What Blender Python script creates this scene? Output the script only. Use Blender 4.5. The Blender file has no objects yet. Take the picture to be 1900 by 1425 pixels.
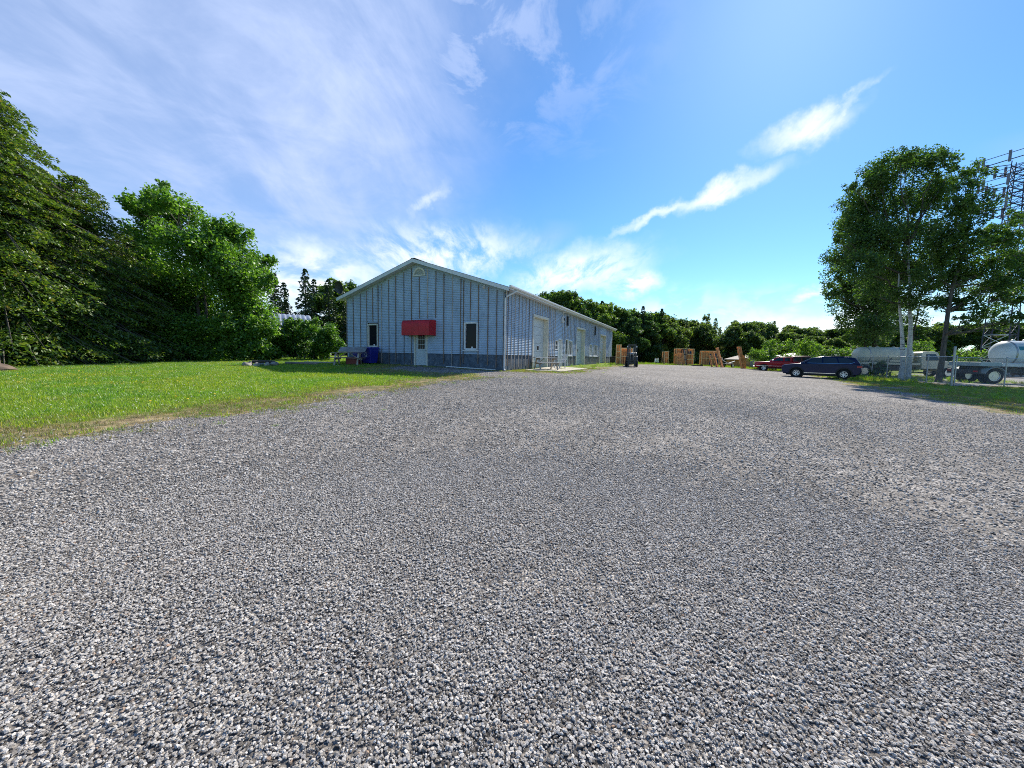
import bpy, bmesh, math, random
import numpy as np
from mathutils import Vector, Matrix
R = math.radians
scn = bpy.context.scene
col = scn.collection
random.seed(7)
rng = np.random.default_rng(7)

# ------------------------------------------------------------------ camera
EYE = Vector((0, 0, 1.6))
PITCH, ROLL = R(4.45), R(1.1)
fwd = Vector((0, math.cos(PITCH), -math.sin(PITCH)))
rt0 = Vector((1, 0, 0)); up0 = rt0.cross(fwd)
rt = rt0 * math.cos(ROLL) + up0 * math.sin(ROLL)
up = up0 * math.cos(ROLL) - rt0 * math.sin(ROLL)
cd = bpy.data.cameras.new('camera')
cd.sensor_width = 36; cd.lens = 36 * 700 / 1900
cd.clip_start = .05; cd.clip_end = 6000
cam = bpy.data.objects.new('camera', cd); col.objects.link(cam)
cam.matrix_world = Matrix(((rt.x, up.x, -fwd.x, EYE.x), (rt.y, up.y, -fwd.y, EYE.y), (rt.z, up.z, -fwd.z, EYE.z), (0, 0, 0, 1)))
scn.camera = cam

# ------------------------------------------------------------------ light
SUN_AZ, SUN_EL = R(33.9), R(40)          # azimuth clockwise from +Y
sl = bpy.data.lights.new('sun', 'SUN'); sl.energy = 5.0; sl.angle = R(.6); sl.color = (1, .94, .83)
so = bpy.data.objects.new('sun', sl); col.objects.link(so)
sd = Vector((math.sin(SUN_AZ) * math.cos(SUN_EL), math.cos(SUN_AZ) * math.cos(SUN_EL), math.sin(SUN_EL)))
so.rotation_euler = sd.to_track_quat('Z', 'Y').to_euler(); so.location = (20, 30, 40)
scn.view_settings.view_transform = 'Standard'; scn.view_settings.look = 'None'
scn.view_settings.exposure = 0.45; scn.view_settings.gamma = 1
scn.view_settings.use_curve_mapping = False
scn.render.engine = 'CYCLES'
scn.cycles.max_bounces = 6; scn.cycles.transparent_max_bounces = 8
scn.cycles.use_denoising = False; scn.cycles.filter_width = 1.0

# ------------------------------------------------------------------ node helpers
class NT:
    """tiny expression builder over a shader node tree"""
    def __init__(s, tree): s.t = tree; s.n = tree.nodes; s.l = tree.links
    def new(s, typ, **kw):
        nd = s.n.new(typ)
        for k, v in kw.items(): setattr(nd, k, v)
        return nd
    def put(s, sock, v):
        if isinstance(v, bpy.types.NodeSocket): s.l.new(v, sock)
        elif v is not None:
            try: sock.default_value = v
            except Exception:
                sock.default_value = (*v, 1) if len(v) == 3 else v[:3]
    def m(s, op, a, b=None, c=None, clamp=False):
        nd = s.new('ShaderNodeMath', operation=op, use_clamp=clamp)
        for i, v in enumerate((a, b, c)):
            if v is not None: s.put(nd.inputs[i], v)
        return nd.outputs[0]
    def vm(s, op, a, b=None):
        nd = s.new('ShaderNodeVectorMath', operation=op)
        s.put(nd.inputs[0], a)
        if b is not None: s.put(nd.inputs[3 if op == 'SCALE' else 1], b)
        return nd.outputs[1 if op in ('DOT_PRODUCT', 'LENGTH') else 0]
    def ss(s, x, lo, hi):
        nd = s.new('ShaderNodeMapRange', interpolation_type='SMOOTHSTEP')
        s.put(nd.inputs[0], x); s.put(nd.inputs[1], lo); s.put(nd.inputs[2], hi)
        return nd.outputs[0]
    def mr(s, x, lo, hi, a, b):
        nd = s.new('ShaderNodeMapRange')
        for i, v in enumerate((x, lo, hi, a, b)): s.put(nd.inputs[i], v)
        return nd.outputs[0]
    def mix(s, f, a, b, mode='MIX'):
        nd = s.new('ShaderNodeMix', data_type='RGBA', blend_type=mode)
        s.put(nd.inputs[0], f); s.put(nd.inputs[6], a); s.put(nd.inputs[7], b)
        return nd.outputs[2]
    def noise(s, vec, scale, detail=4, rough=.55, dist=0, col=False):
        nd = s.new('ShaderNodeTexNoise')
        if vec is not None: s.l.new(vec, nd.inputs['Vector'])
        s.put(nd.inputs['Scale'], scale); s.put(nd.inputs['Detail'], detail); s.put(nd.inputs['Roughness'], rough); s.put(nd.inputs['Distortion'], dist)
        return nd.outputs[1 if col else 0]
    def vor(s, vec, scale, feature='F1', rand=1):
        nd = s.new('ShaderNodeTexVoronoi', feature=feature)
        if vec is not None: s.l.new(vec, nd.inputs['Vector'])
        s.put(nd.inputs['Scale'], scale); s.put(nd.inputs['Randomness'], rand)
        return nd
    def ramp(s, f, stops):
        nd = s.new('ShaderNodeValToRGB'); el = nd.color_ramp.elements
        while len(el) < len(stops): el.new(.5)
        for e, (p, c) in zip(el, stops): e.position = p; e.color = (*c, 1)
        s.put(nd.inputs[0], f)
        return nd.outputs[0]
    def mapv(s, vec, scale=(1, 1, 1), rot=(0, 0, 0), loc=(0, 0, 0)):
        nd = s.new('ShaderNodeMapping'); s.l.new(vec, nd.inputs[0])
        nd.inputs[1].default_value = loc; nd.inputs[2].default_value = rot; nd.inputs[3].default_value = scale
        return nd.outputs[0]
    def bump(s, height, strength=.5, dist=.01):
        nd = s.new('ShaderNodeBump'); s.put(nd.inputs['Height'], height)
        nd.inputs['Strength'].default_value = strength; nd.inputs['Distance'].default_value = dist
        return nd.outputs[0]

# ------------------------------------------------------------------ world: Nishita sky with drifting cirrus and low cumulus
world = bpy.data.worlds.new('World'); scn.world = world; world.use_nodes = True
wt = world.node_tree; wt.nodes.clear(); N = NT(wt)
sky = N.new('ShaderNodeTexSky', sky_type='NISHITA'); sky.sun_disc = False
sky.sun_elevation = SUN_EL; sky.sun_rotation = SUN_AZ
sky.altitude = 100; sky.air_density = 1.0; sky.dust_density = .17; sky.ozone_density = 2.5
tc = N.new('ShaderNodeTexCoord'); D = tc.outputs['Generated']
sep = N.new('ShaderNodeSeparateXYZ'); N.l.new(D, sep.inputs[0]); dx, dy, dz = sep.outputs
AZ = N.m('MULTIPLY', N.m('ARCTAN2', dx, dy), 57.2958)
EL = N.m('MULTIPLY', N.m('ARCSINE', dz), 57.2958)
zc = N.m('ADD', N.m('MAXIMUM', dz, 0), .12)
cmb = N.new('ShaderNodeCombineXYZ'); N.l.new(N.m('DIVIDE', dx, zc), cmb.inputs[0]); N.l.new(N.m('DIVIDE', dy, zc), cmb.inputs[1])
P2 = cmb.outputs[0]
# angle-space coordinates, gently warped so that no mask edge is clean
warp = N.noise(D, 5.0, 5, .6, 0, True)
ws = N.new('ShaderNodeSeparateXYZ'); N.l.new(warp, ws.inputs[0])
AZw = N.m('ADD', AZ, N.m('MULTIPLY', N.m('SUBTRACT', ws.outputs[0], .5), 16))
ELw = N.m('ADD', EL, N.m('MULTIPLY', N.m('SUBTRACT', ws.outputs[1], .5), 11))
warp2 = N.noise(D, 13.0, 5, .6, 0, True)
ws2 = N.new('ShaderNodeSeparateXYZ'); N.l.new(warp2, ws2.inputs[0])
AZs = N.m('ADD', AZ, N.m('MULTIPLY', N.m('SUBTRACT', ws2.outputs[0], .5), 7))
ELs = N.m('ADD', EL, N.m('MULTIPLY', N.m('SUBTRACT', ws2.outputs[1], .5), 4.5))
def blob(az, el, ra, re, tilt=0, soft=1.0, warped=True):
    a = N.m('SUBTRACT', AZs if warped == 2 else AZw, az); e = N.m('SUBTRACT', ELs if warped == 2 else ELw, el)
    c, s_ = math.cos(R(tilt)), math.sin(R(tilt))
    u = N.m('DIVIDE', N.m('ADD', N.m('MULTIPLY', a, c), N.m('MULTIPLY', e, s_)), ra)
    v = N.m('DIVIDE', N.m('SUBTRACT', N.m('MULTIPLY', e, c), N.m('MULTIPLY', a, s_)), re)
    d = N.m('SQRT', N.m('ADD', N.m('MULTIPLY', u, u), N.m('MULTIPLY', v, v)))
    nd = N.new('ShaderNodeMapRange', interpolation_type='SMOOTHSTEP'); N.put(nd.inputs[0], d)
    for i, x in enumerate((1 - soft, 1 + soft * .35, 1, 0)): nd.inputs[i + 1].default_value = x
    return nd.outputs[0]
mul_ = lambda a, b: N.m('MULTIPLY', a, b)
pm = N.mapv(P2, (1.0, .45, 1), (0, 0, R(-38)))
wisp = N.noise(pm, 1.5, 9, .62, .7)
fine2 = N.noise(N.mapv(P2, (1, .30, 1), (0, 0, R(-34))), 13, 7, .68, .6)
fine0 = N.noise(N.mapv(P2, (1, .35, 1), (0, 0, R(-30))), 4.2, 8, .62, .5)
fine = N.m('ADD', mul_(fine0, .72), mul_(fine2, .28))
puff = N.noise(N.mapv(D, (1, 1, 2.0)), 9.0, 8, .58, .25)
big = N.noise(P2, .55, 3, .5, .3)
mx = lambda a, b: N.m('MAXIMUM', a, b)
mul = lambda a, b: N.m('MULTIPLY', a, b)
# 1 high veil: fills most of the sky to the left and overhead, drifting with a broad noise
veil_zone = mx(blob(-42, 32, 46, 34, 12, .8), N.ss(big, .56, .72))
veil = mul(veil_zone, N.m('ADD', .46, mul(N.ss(N.m('ADD', mul(wisp, .45), mul(N.noise(P2, 3.0, 8, .60, .5), .55)), .36, .66), .42)))
bright_edge = mul(blob(-21, 30, 17, 20, -35, .9), N.ss(wisp, .40, .66))
veil = N.m('MINIMUM', N.m('ADD', veil, mul(bright_edge, .35)), .92)
clear = blob(14, 26, 24, 12, -8, .9)
mott = mul(blob(-8, 40, 26, 13, -10, .9), N.ss(N.noise(P2, 4.5, 8, .64, .5), .42, .60))
veil = mul(veil, N.m('SUBTRACT', 1, mul(clear, .75)))
veil = mx(veil, mul(mott, .6))
# 2 mares' tails
t1 = mul(mx(blob(27.2, 20.6, 7.2, 1.25, 12, 1.0, 2), mul(blob(20, 18.9, 8, .75, 20, 1.0, 2), .7)), N.ss(fine, .22, .52))
t2 = mul(mx(blob(36.0, 24.9, 5.0, 1.45, 8, 1.0, 2), mul(blob(39.5, 26.0, 3, .6, 30, 1.0, 2), .7)), N.ss(fine, .20, .48))
t3 = mul(blob(-11, 14, 15, 4.2, 4, .9, 2), N.ss(fine, .38, .62))
t4 = mul(blob(9.5, 12, 11, 3.6, 10, .9, 2), N.ss(fine, .30, .56))
t5 = mul(blob(-13, 20.5, 4, .9, 42, 1.0, 2), N.ss(fine, .36, .58))
tails = mx(mx(mx(t1, t2), mx(t3, t4)), mul(t5, .5))
# 3 low cumulus all round the horizon
low = N.m('SUBTRACT', 1, N.ss(ELw, 2.0, 10.5))
cum = mul(low, N.ss(puff, .42, .60))
c1 = mul(blob(17.5, 10.2, 4.4, 1.9, 10, .8, 2), N.ss(puff, .34, .52))
c2 = blob(38, 3.2, 14, 3.6, 0, .7)
c3 = mul(blob(38.5, 7.9, 3.0, .9, 2, .8, 2), N.ss(puff, .30, .50))
c4 = mul(blob(-29, 9.5, 12, 4.5, 0, .8), N.ss(puff, .33, .58))
cum = mx(mx(cum, c1), mx(mul(c2, N.ss(puff, .30, .52)), mx(c3, c4)))
hs = N.new('ShaderNodeHueSaturation'); N.l.new(sky.outputs[0], hs.inputs['Color'])
hs.inputs['Saturation'].default_value = 1.18; hs.inputs['Value'].default_value = 1.0
base = N.mix(1, hs.outputs[0], (.80, 1.08, 1.26), 'MULTIPLY')
c = N.mix(veil, base, (4.7, 5.7, 8.2))
c = N.mix(mul(tails, .9), c, (8.8, 9.2, 9.6))
c = N.mix(cum, c, (8.3, 8.9, 9.5))
bg = N.new('ShaderNodeBackground'); N.l.new(c, bg.inputs[0]); bg.inputs[1].default_value = .1
wo = N.new('ShaderNodeOutputWorld'); N.l.new(bg.outputs[0], wo.inputs[0])
world.cycles.sampling_method = 'MANUAL'; world.cycles.sample_map_resolution = 1024

# ------------------------------------------------------------------ materials
MATS = {}
def newmat(name):
    m = bpy.data.materials.new(name); m.use_nodes = True; t = m.node_tree; t.nodes.clear(); MATS[name] = m
    return m, NT(t)
def finish(n, shader): n.l.new(shader, n.new('ShaderNodeOutputMaterial').inputs[0])
def pbr(n, color, rough=.6, metal=0, normal=None, spec=.5, coat=0):
    b = n.new('ShaderNodeBsdfPrincipled')
    n.put(b.inputs['Base Color'], color); n.put(b.inputs['Roughness'], rough); n.put(b.inputs['Metallic'], metal)
    b.inputs['Specular IOR Level'].default_value = spec
    if coat: b.inputs['Coat Weight'].default_value = coat; b.inputs['Coat Roughness'].default_value = .05
    if normal is not None: n.l.new(normal, b.inputs['Normal'])
    return b.outputs[0]
def mat(name, color, rough=.6, metal=0, var=.12, scale=6, bump=0, bscale=60, spec=.5, coat=0, stretch=(1, 1, 1), dirt=None, dirt_amt=.35):
    """painted or raw surface: base colour with blotchy variation, some dirt and fine relief"""
    if name in MATS: return MATS[name]
    m, n = newmat(name)
    o = n.new('ShaderNodeTexCoord').outputs['Object']
    ob = n.new('ShaderNodeObjectInfo')
    v = n.vm('ADD', n.mapv(o, stretch), n.vm('SCALE', (7.3, 3.1, 5.7), ob.outputs['Random']))
    f = n.noise(v, scale, 5, .6)
    dark = tuple(c * (1 - var * 1.6) for c in color); lite = tuple(min(1, c * (1 + var)) for c in color)
    c = n.mix(n.ss(f, .3, .7), dark, lite)
    if dirt: c = n.mix(mul2(n, n.ss(n.noise(v, scale * 2.3, 6, .65), .52, .72), dirt_amt), c, dirt)
    nb = n.bump(n.noise(n.mapv(o, stretch), bscale, 4, .6), bump, .01) if bump else None
    rr = n.mr(f, 0, 1, rough * .85, min(1, rough * 1.15))
    finish(n, pbr(n, c, rr, metal, nb, spec, coat))
    return m
def mul2(n, a, b): return n.m('MULTIPLY', a, b)
def leafmat(name, stops, trans=.45, rough=.5, patch=False):
    m, n = newmat(name)
    g = n.new('ShaderNodeNewGeometry'); ri = g.outputs['Random Per Island']
    oi = n.new('ShaderNodeObjectInfo').outputs['Random']
    c = n.ramp(ri, stops)
    c = n.mix(.35, c, n.mix(oi, (.55, .6, .5), (1.35, 1.25, 1.0)), 'MULTIPLY')
    if patch:
        pv = g.outputs['Position']
        c = n.mix(1, c, n.mix(n.ss(n.noise(pv, .55, 4, .6), .36, .62), (.72, .92, 1.0), (1.18, 1.04, .9)), 'MULTIPLY')
        c = n.mix(mul2(n, n.ss(n.noise(pv, 1.7, 5, .65), .60, .74), .45), c, (.34, .29, .10))
    d = n.new('ShaderNodeBsdfDiffuse'); n.l.new(c, d.inputs[0])
    tr = n.new('ShaderNodeBsdfTranslucent'); n.l.new(n.mix(1, c, (1.5, 1.55, .6), 'MULTIPLY'), tr.inputs[0])
    gl = n.new('ShaderNodeBsdfGlossy'); gl.inputs['Roughness'].default_value = rough; gl.inputs[0].default_value = (.8, .85, .8, 1)
    m1 = n.new('ShaderNodeMixShader'); m1.inputs[0].default_value = trans; n.l.new(d.outputs[0], m1.inputs[1]); n.l.new(tr.outputs[0], m1.inputs[2])
    m2 = n.new('ShaderNodeMixShader'); m2.inputs[0].default_value = .06; n.l.new(m1.outputs[0], m2.inputs[1]); n.l.new(gl.outputs[0], m2.inputs[2])
    finish(n, m2.outputs[0]); return m
def glassmat(name, tint=(.02, .025, .03), rough=.04):
    if name in MATS: return MATS[name]
    m, n = newmat(name); finish(n, pbr(n, tint, rough, 0, None, .1)); return m

# ------------------------------------------------------------------ mesh helpers
class MB:
    def __init__(s): s.v = []; s.f = []
    def add(s, vs, fs):
        o = len(s.v); s.v += [tuple(v) for v in vs]; s.f += [tuple(i + o for i in f) for f in fs]; return s
    def box(s, x0, x1, y0, y1, z0, z1):
        return s.add([(x0, y0, z0), (x1, y0, z0), (x1, y1, z0), (x0, y1, z0), (x0, y0, z1), (x1, y0, z1), (x1, y1, z1), (x0, y1, z1)],
                     [(3, 2, 1, 0), (4, 5, 6, 7), (0, 1, 5, 4), (1, 2, 6, 5), (2, 3, 7, 6), (3, 0, 4, 7)])
    def cbox(s, c, d, rot=None):
        vs = [Vector((sx * d[0] / 2, sy * d[1] / 2, sz * d[2] / 2)) for sz in (-1, 1) for sx, sy in ((-1, -1), (1, -1), (1, 1), (-1, 1))]
        if rot is not None: vs = [rot @ v for v in vs]
        vs = [v + Vector(c) for v in vs]
        return s.add(vs, [(3, 2, 1, 0), (4, 5, 6, 7), (0, 1, 5, 4), (1, 2, 6, 5), (2, 3, 7, 6), (3, 0, 4, 7)])
    def bar(s, a, b, w, t=None, upv=(0, 0, 1)):
        a, b = Vector(a), Vector(b); t = t or w; d = (b - a); L = d.length; d.normalize()
        u = Vector(upv)
        if abs(d.dot(u)) > .97: u = Vector((0, 1, 0))
        x = d.cross(u).normalized(); z = x.cross(d)
        return s.cbox((a + b) / 2, (w, L, t), Matrix((x, d, z)).transposed())
    def tube(s, path, rad, n=8, caps=True):
        path = [Vector(p) for p in path]
        if not hasattr(rad, '__len__'): rad = [rad] * len(path)
        vs = []; fs = []
        for i, p in enumerate(path):
            d = (path[min(i + 1, len(path) - 1)] - path[max(i - 1, 0)]).normalized()
            a = Vector((0, 0, 1)) if abs(d.z) < .95 else Vector((1, 0, 0))
            x = d.cross(a).normalized(); y = x.cross(d)
            for k in range(n):
                t = 2 * math.pi * k / n; vs.append(p + (x * math.cos(t) + y * math.sin(t)) * rad[i])
        for i in range(len(path) - 1):
            for k in range(n):
                fs.append((i * n + k, i * n + (k + 1) % n, (i + 1) * n + (k + 1) % n, (i + 1) * n + k))
        if caps: fs += [tuple(range(n))[::-1], tuple(range((len(path) - 1) * n, len(path) * n))]
        return s.add(vs, fs)
    def lathe(s, prof, c=(0, 0, 0), axis='y', n=24, closed=False):
        """prof: (radius, offset along the axis)"""
        vs = []; fs = []; m = len(prof)
        for r_, o in prof:
            for k in range(n):
                t = 2 * math.pi * k / n; a, b = r_ * math.cos(t), r_ * math.sin(t)
                p = {'y': (a, o, b), 'x': (o, a, b), 'z': (a, b, o)}[axis]
                vs.append((p[0] + c[0], p[1] + c[1], p[2] + c[2]))
        for i in range(m if closed else m - 1):
            j = (i + 1) % m
            for k in range(n): fs.append((i * n + k, i * n + (k + 1) % n, j * n + (k + 1) % n, j * n + k))
        if not closed: fs += [tuple(range(n)), tuple(range((m - 1) * n, m * n))[::-1]]
        return s.add(vs, fs)
    def prism(s, poly, y0, y1):
        """poly in (x, z), extruded along y"""
        n = len(poly)
        vs = [(x, y0, z) for x, z in poly] + [(x, y1, z) for x, z in poly]
        fs = [tuple(range(n)), tuple(range(n, 2 * n))[::-1]] + [(i, i + n, (i + 1) % n + n, (i + 1) % n) for i in range(n)]
        return s.add(vs, fs)
    def mesh(s, name):
        me = bpy.data.meshes.new(name); me.from_pydata(s.v, [], s.f); me.validate()
        bm = bmesh.new(); bm.from_mesh(me); bmesh.ops.recalc_face_normals(bm, faces=bm.faces); bm.to_mesh(me); bm.free()
        return me
    def build(s, name, m, parent=None, smooth=None, bevel=0, loc=None, rotz=None):
        me = s.mesh(name); me.materials.append(m)
        return place(name, me, parent, smooth, bevel, loc, rotz)
def place(name, me, parent=None, smooth=None, bevel=0, loc=None, rotz=None):
    o = bpy.data.objects.new(name, me); col.objects.link(o)
    if parent is not None: o.parent = parent
    if loc is not None: o.location = loc
    if rotz is not None: o.rotation_euler.z = rotz
    if smooth is not None:
        me.polygons.foreach_set('use_smooth', [True] * len(me.polygons))
        if smooth < 180: me.set_sharp_from_angle(angle=R(smooth))
    if bevel:
        b = o.modifiers.new('bevel', 'BEVEL'); b.width = bevel; b.segments = 2; b.limit_method = 'ANGLE'; b.angle_limit = R(40)
    return o
def tag(o, label=None, cat=None, group=None, kind=None):
    if label: o['label'] = label
    if cat: o['category'] = cat
    if group: o['group'] = group
    if kind: o['kind'] = kind
    return o
def empty(name, loc, rz=0, label=None, cat=None, group=None):
    o = bpy.data.objects.new(name, None); col.objects.link(o); o.empty_display_size = .2
    o.location = loc; o.rotation_euler.z = rz
    return tag(o, label, cat, group)
def copy_tree(o, parent=None):
    c_ = o.copy(); col.objects.link(c_); c_.parent = parent
    for ch in list(o.children): copy_tree(ch, c_)
    return c_

# ------------------------------------------------------------------ the lie of the land (thin-plate surface through levelled points)
CP = np.array([(0,0,0),(0,-12,-.1),(-20,-8,0),(20,-8,-.1),(-.45,21,.70),(-5.6,22.9,.80),(-11.3,26,.85),(13.4,51.3,.78),(25,29.7,.16),(28,24,.18),(30,63,.43),(34,48,.25),(12,38,.6),(-30,22,.47),(-26,26,.63),(-22,34,.87),(-7,5.2,.2),(-3.9,10.9,.4),(60,30,.15),(60,90,.4),(-60,30,.5),(-30,90,.9),(20,90,.6),(10,15,.12),(45,45,.15),(-60,-15,.1),(60,-15,.0)])
def _phi(d): return np.where(d > 1e-9, d * d * np.log(np.maximum(d, 1e-9)), 0)
_n = len(CP); _A = np.zeros((_n + 3, _n + 3))
_A[:_n, :_n] = _phi(np.linalg.norm(CP[:, None, :2] - CP[None, :, :2], axis=2)) + np.eye(_n) * 20
_A[:_n, _n] = 1; _A[:_n, _n + 1:] = CP[:, :2]; _A[_n:, :_n] = _A[:_n, _n:].T
_W = np.linalg.solve(_A, np.r_[CP[:, 2], 0, 0, 0])
def hgt(x, y):
    x = np.clip(np.asarray(x, float), -60, 60); y = np.clip(np.asarray(y, float), -15, 90)
    d = np.sqrt((x[..., None] - CP[:, 0]) ** 2 + (y[..., None] - CP[:, 1]) ** 2)
    return _phi(d) @ _W[:_n] + _W[_n] + _W[_n + 1] * x + _W[_n + 2] * y
def H(x, y): return float(hgt(np.array(x), np.array(y)))
def inpoly(x, y, poly):
    x = np.asarray(x); y = np.asarray(y); c_ = np.zeros(x.shape, bool); j = len(poly) - 1
    for i in range(len(poly)):
        xi, yi = poly[i]; xj, yj = poly[j]
        c_ ^= ((yi > y) != (yj > y)) & (x < (xj - xi) * (y - yi) / (yj - yi + 1e-12) + xi); j = i
    return c_
def dist_poly(x, y, poly, closed=True):
    d = np.full(np.shape(x), 1e9); n_ = len(poly)
    for i in range(n_ if closed else n_ - 1):
        a = np.array(poly[i]); b = np.array(poly[(i + 1) % n_]); ab = b - a
        t = np.clip(((x - a[0]) * ab[0] + (y - a[1]) * ab[1]) / (ab @ ab), 0, 1)
        d = np.minimum(d, np.hypot(x - a[0] - t * ab[0], y - a[1] - t * ab[1]))
    return d
def grid_mesh(name, xs, ys, dz=0.0, keep=None, attrs=None):
    X, Y = np.meshgrid(xs, ys); Z = hgt(X, Y) + dz
    nx, ny = len(xs), len(ys); V = np.stack([X, Y, Z], -1).reshape(-1, 3)
    i = np.arange(ny - 1)[:, None] * nx + np.arange(nx - 1)[None, :]
    Fq = np.stack([i, i + 1, i + nx + 1, i + nx], -1).reshape(-1, 4)
    if keep is not None:
        cx = V[Fq].mean(1); Fq = Fq[keep(cx[:, 0], cx[:, 1])]
        used = np.unique(Fq); mp = np.full(len(V), -1); mp[used] = np.arange(len(used)); V = V[used]; Fq = mp[Fq]
    return np_mesh(name, V, Fq, attrs)
def np_mesh(name, V, Fq, attrs=None):
    me = bpy.data.meshes.new(name); k = Fq.shape[1]
    me.vertices.add(len(V)); me.vertices.foreach_set('co', np.ascontiguousarray(V, np.float32).ravel())
    me.loops.add(Fq.size); me.loops.foreach_set('vertex_index', np.ascontiguousarray(Fq, np.int32).ravel())
    me.polygons.add(len(Fq)); me.polygons.foreach_set('loop_start', np.arange(0, Fq.size, k, dtype=np.int32))
    me.update(calc_edges=True); me.validate()
    if attrs:
        for nm, fn in attrs.items():
            a = me.attributes.new(nm, 'FLOAT', 'POINT'); a.data.foreach_set('value', np.ascontiguousarray(fn(V[:, 0], V[:, 1]), np.float32))
    return me
def vnoise(x, y, s, seed=0):
    """smooth value noise 0..1 (numpy)"""
    x = np.asarray(x) / s + 31.7 * seed; y = np.asarray(y) / s - 17.3 * seed
    xi = np.floor(x); yi = np.floor(y); fx = x - xi; fy = y - yi; fx = fx * fx * (3 - 2 * fx); fy = fy * fy * (3 - 2 * fy)
    hsh = lambda a, b: np.modf(np.abs(np.sin(a * 127.1 + b * 311.7 + seed * 13.1) * 43758.5453))[0]
    return (hsh(xi, yi) * (1 - fx) + hsh(xi + 1, yi) * fx) * (1 - fy) + (hsh(xi, yi + 1) * (1 - fx) + hsh(xi + 1, yi + 1) * fx) * fy
def sstep(x, a, b): t = np.clip((x - a) / (b - a), 0, 1); return t * t * (3 - 2 * t)
# ------------------------------------------------------------------ ground sheets
# outline of the gravelled yard: lawn edge on the near left, building, far yard, verge below the fence
YARD = [(-40,-14),(-14,1.0),(-7.2,5.0),(-6.9,5.8),(-6.4,6.4),(-5.8,7.3),(-5.2,8.2),(-4.9,9.2),(-4.5,10.4),(-4.0,11.6),(-3.4,13.4),(-2.3,15.2),(-.9,17.3),(-1.6,18.0),(-3.4,17.6),(-5.6,18.2),(-7.2,20.2),(-7.2,23.6),(-.5,20.9),(3.0,21.9),(6.5,29.0),(12.5,41.0),(17.5,49.5),(23,54.5),(29,57),(31.5,52),(30.2,46),(30.6,42),(27.2,34.5),(23.8,27.0),(21.1,21.2),(19.2,16.8),(17.9,13.9),(17.2,12.3),(16.6,10.9),(18,5),(22,-2),(28,-14)]
TRUCKYARD = [(27.6,23.7),(33.2,24.3),(60,27),(90,34),(90,52),(58,50),(44,44.5),(35.5,40),(31.3,30.6)]
def edge_dist(x, y, poly):   # positive inside
    d = dist_poly(x, y, poly); return np.where(inpoly(x, y, poly), d, -d)
def yard_k(x, y):            # 0 outside .. 1 inside with a ragged border
    nz = (vnoise(x, y, .9, 1) - .5) * 1.3 + (vnoise(x, y, .25, 2) - .5) * .6 + (vnoise(x, y, 1.7, 5) - .5) * 3.2 * sstep(x, 9, 14) * (1 - sstep(y, 24, 30))
    return sstep(edge_dist(x, y, YARD) + nz, -.45, .45)
def fines_k(x, y):           # packed fines: bare patches and wheel tracks running up the drive
    xr, yr = .78 * x + .62 * y, .78 * y - .62 * x
    p_ = 1 - sstep(.72 * vnoise(xr, yr, 1.4, 11) + .28 * vnoise(x, y, .7, 16) + .34 * vnoise(xr, yr, .28, 12) - .17, .04, .30)
    t_ = np.zeros(np.shape(x)); q = x * .909 - y * .416
    for q0, a_, sd_ in ((-.9, .5, 1), (.9, .5, 1), (2.9, .9, 2), (4.7, .9, 2), (7.4, .7, 3), (-3.6, .6, 4), (-2.0, .6, 4)):
        w_ = q0 + (vnoise(y, y * 0 + sd_, 7, sd_) - .5) * 2.2 * a_ - .035 * (y - 6) * q0
        t_ = np.maximum(t_, np.exp(-((q - w_) / .30) ** 2))
    return np.clip(np.maximum(p_, t_ * (.25 + .45 * vnoise(x, y, .8, 14))), 0, 1)
def edgemix(n, attr='k'):
    a = n.new('ShaderNodeAttribute', attribute_name=attr); return a.outputs['Fac']

# one material carries soil, dry verge and gravel tones; blended by the ragged border attribute
def gravel_nodes(n, o):
    vx = n.vor(o, 46); vy = n.vor(o, 17)
    cr = n.new('ShaderNodeSeparateXYZ'); n.l.new(vx.outputs['Color'], cr.inputs[0])
    tone = n.ramp(cr.outputs[0], [(0, (.14, .125, .11)), (.3, (.30, .27, .24)), (.65, (.49, .45, .405)), (1, (.69, .64, .58))])
    gap = n.ss(vx.outputs['Distance'], .42, .68)
    c_ = n.mix(n.m('MULTIPLY', gap, .75), tone, (.055, .052, .05))
    # wheel tracks: packed, slightly browner fines in long soft streaks along the drive
    st = n.noise(n.mapv(o, (1.0, .10, 1), (0, 0, R(18))), .9, 4, .55, .3)
    blotch = n.noise(o, .35, 5, .6)
    fine = n.noise(o, 160, 2, .6)
    dust = n.mix(fine, (.21, .185, .16), (.42, .38, .335))
    c_ = n.mix(n.m('MULTIPLY', n.ss(st, .50, .66), .55), c_, dust)
    c_ = n.mix(n.m('MULTIPLY', n.ss(n.noise(o, .8, 4, .6), .62, .74), .5), c_, n.mix(fine, (.26, .19, .12), (.44, .34, .24)))
    c_ = n.mix(1, c_, n.mix(n.ss(blotch, .3, .7), (.74, .74, .74), (1.0, 1.0, 1.0)), 'MULTIPLY')
    grain = n.noise(o, 5.5, 6, .78)
    c_ = n.mix(1, c_, n.mix(n.ss(grain, .34, .66), (.46, .46, .47), (1.36, 1.35, 1.34)), 'MULTIPLY')
    hh = n.m('ADD', n.m('MULTIPLY', n.m('SUBTRACT', 1, vx.outputs['Distance']), 1.0), n.m('MULTIPLY', n.noise(o, 7, 5, .7), 2.2))
    return c_, hh
m_ground, n = newmat('ground_soil_and_gravel')
o = n.new('ShaderNodeTexCoord').outputs['Object']
gc, gh = gravel_nodes(n, o)
gc = n.mix(n.m('MULTIPLY', edgemix(n, 'fines'), .3), gc, n.mix(n.noise(o, 90, 4, .75), (.17, .145, .12), (.50, .44, .37)))
soil = n.mix(n.ss(n.noise(o, 5, 6, .65), .35, .65), (.16, .12, .06), (.42, .32, .17))
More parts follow.
